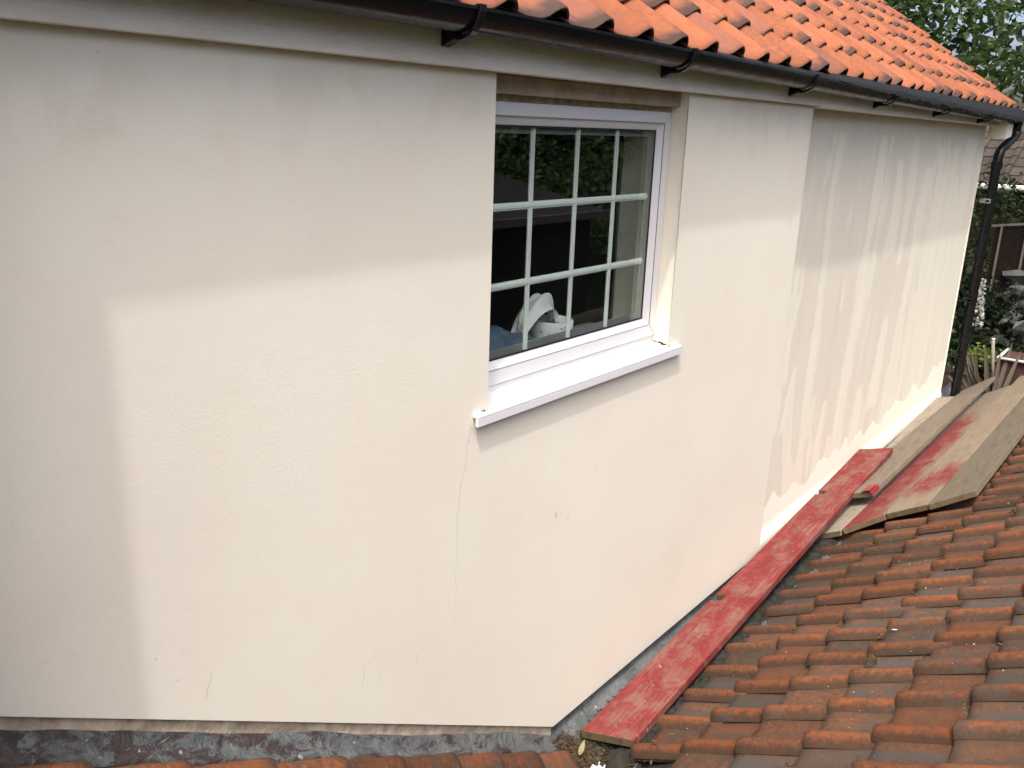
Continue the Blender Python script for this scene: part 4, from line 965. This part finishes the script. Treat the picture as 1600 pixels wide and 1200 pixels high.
sk.build('garden_stake', ['fence_rail', 'white_paint'], smooth=True, label='pale wooden stake with a white tip standing among the spiky leaves', category='stake')
# planter with a white rim beyond the boards
plt = empty('planter', (10.6, -.7, -2.75), 'reddish brown wooden planter with a white rim beyond the boards', 'planter')
q = MB(); q.box(10.42, 10.95, -1.3, -.22, -2.80, -2.22); keep(q.build('trough', 'planter_wood', None, bevel=.004), plt)
q = MB(); q.tube([(10.40,-1.3,-2.205),(10.40,-.20,-2.205)], .016, 10); q.tube([(10.40,-.20,-2.205),(10.95,-.20,-2.205)], .016, 10); keep(q.build('rim', 'white_paint', None, smooth=True), plt)
# fence with pale posts
fn = empty('garden_fence', (13.0, -.2, -2.2), 'dark brown board fence with pale posts and sloping top rail', 'fence')
for i in range(9):
    q = MB(); y = -.34+i*.095; q.box(13.02, 13.04, y, y+.088, -2.05, -1.0+(-y)*.14); keep(q.build('fence_board', 'fence_wood', None), fn)
for y in (-.12, .14, .43):
    q = MB(); q.box(12.985, 13.018, y-.012, y+.012, -2.05, -.985-y*.12); keep(q.build('post', 'fence_rail', None), fn)
q = MB(); q.hexa([(12.98,-.47,-.88),(13.05,-.47,-.88),(13.05,.55,-1.03),(12.98,.55,-1.03)], [(12.98,-.47,-.905),(13.05,-.47,-.905),(13.05,.55,-1.055),(12.98,.55,-1.055)]); keep(q.build('top_rail', 'fence_rail', None), fn)
# neighbouring house with a brown tiled roof
nb = empty('neighbour_house', (19, 3, -4.7), 'neighbouring house with brown interlocking tile roof and white gutter', 'house')
q = MB(); q.box(18.25, 23.5, -5, 9, -4.7, -.85); keep(q.build('wall', 'brick_red', None), nb)
pn_ = R(27); tn = math.tan(pn_); xe, ze = 17.9, -.70
q = MB(); q.quad((xe,-5.2,ze-.05),(xe+3.0,-5.2,ze-.05+3.0*tn),(xe+3.0,9.2,ze-.05+3.0*tn),(xe,9.2,ze-.05)); q.quad((xe+3.0,-5.2,ze-.05+3.0*tn),(xe+6.0,-5.2,ze-.05),(xe+6.0,9.2,ze-.05),(xe+3.0,9.2,ze-.05+3*tn)); nro = keep(q.build('roof', 'dark_mortar', None), nb)
NT = tile_meshes('grey_tile', 3, .002, .40); rest = MB(); UPn = (math.cos(pn_), 0, math.sin(pn_))
for row in range(10):
    for cc in range(46):
        y = 9.0 - cc*.305; s = row*.33
        Mx = frame_matrix((0, -1, 0), UPn, (xe+s*math.cos(pn_), y, ze+s*math.sin(pn_)), .05, random.uniform(-.01, .01), 1.27)
        if row < 9 and -1.2 < y < 4.4:
            o = link('roof_tile', NT[random.randrange(3)], None); o.parent = nb; o.matrix_parent_inverse = Matrix.Translation(-Vector(nb.location)); o.matrix_basis = Mx
        else: tile_mb(.40, .002, cc, rest, lambda p, Mx=Mx: tuple(Mx @ Vector(p)))
keep(rest.build('roof_tiling', 'grey_tile', None, kind='stuff'), nb)
q = MB(); q.tube([(17.84,-5.2,-.76),(17.84,9.2,-.76)], .06, 10); keep(q.build('gutter', 'white_paint', None, smooth=True), nb)
q = MB(); q.box(18.0, 18.05, -5.1, 9.1, -1.05, -.80); keep(q.build('fascia_board', 'gasket', None), nb)
# garden behind the viewer, seen mirrored in the glass
sh = empty('garden_shed', (11, -7, -4.7), 'dark timber garden shed with a shallow felt roof behind the viewer', 'shed')
q = MB(); q.box(9.4, 12.4, -8.6, -6.2, -4.7, -1.35); keep(q.build('wall', 'fence_wood', None), sh)
q = MB(); q.hexa([(9.2,-6.0,-1.30),(12.6,-6.0,-1.30),(12.6,-8.8,-.75),(9.2,-8.8,-.75)], [(9.2,-6.0,-1.37),(12.6,-6.0,-1.37),(12.6,-8.8,-.82),(9.2,-8.8,-.82)]); keep(q.build('roof', 'shed_roof', None), sh)
q = MB(); q.box(9.2, 12.6, -5.998, -5.97, -1.40, -1.28); keep(q.build('fascia_board', 'fence_rail', None), sh)
shrub('garden_hedge', [(13.5,-8.0,-1.7,1.2,1.4,1.3,80),(16.5,-8.5,-1.5,1.4,1.5,1.4,80),(19.5,-9,-1.4,1.5,1.5,1.4,70),(14.5,-10.5,-1.0,2.5,1.2,1.2,90)], 30, .14, 'leaf_hedge', 'tall green hedge behind the viewer mirrored in the window', 'hedge', .28, 14)
ho = empty('mirrored_house', (20, -17, -4.7), 'brick house with a dark roof across the garden behind the viewer', 'house')
q = MB(); q.box(12, 30, -20, -15, -4.7, -.7); keep(q.build('wall', 'brick_red', None), ho)
q = MB(); q.hexa([(11.6,-14.6,-.72),(30.4,-14.6,-.72),(30.4,-17.4,1.3),(11.6,-17.4,1.3)], [(11.6,-14.6,-.8),(30.4,-14.6,-.8),(30.4,-20.4,-.8),(11.6,-20.4,-.8)]); keep(q.build('roof', 'shed_roof', None), ho)
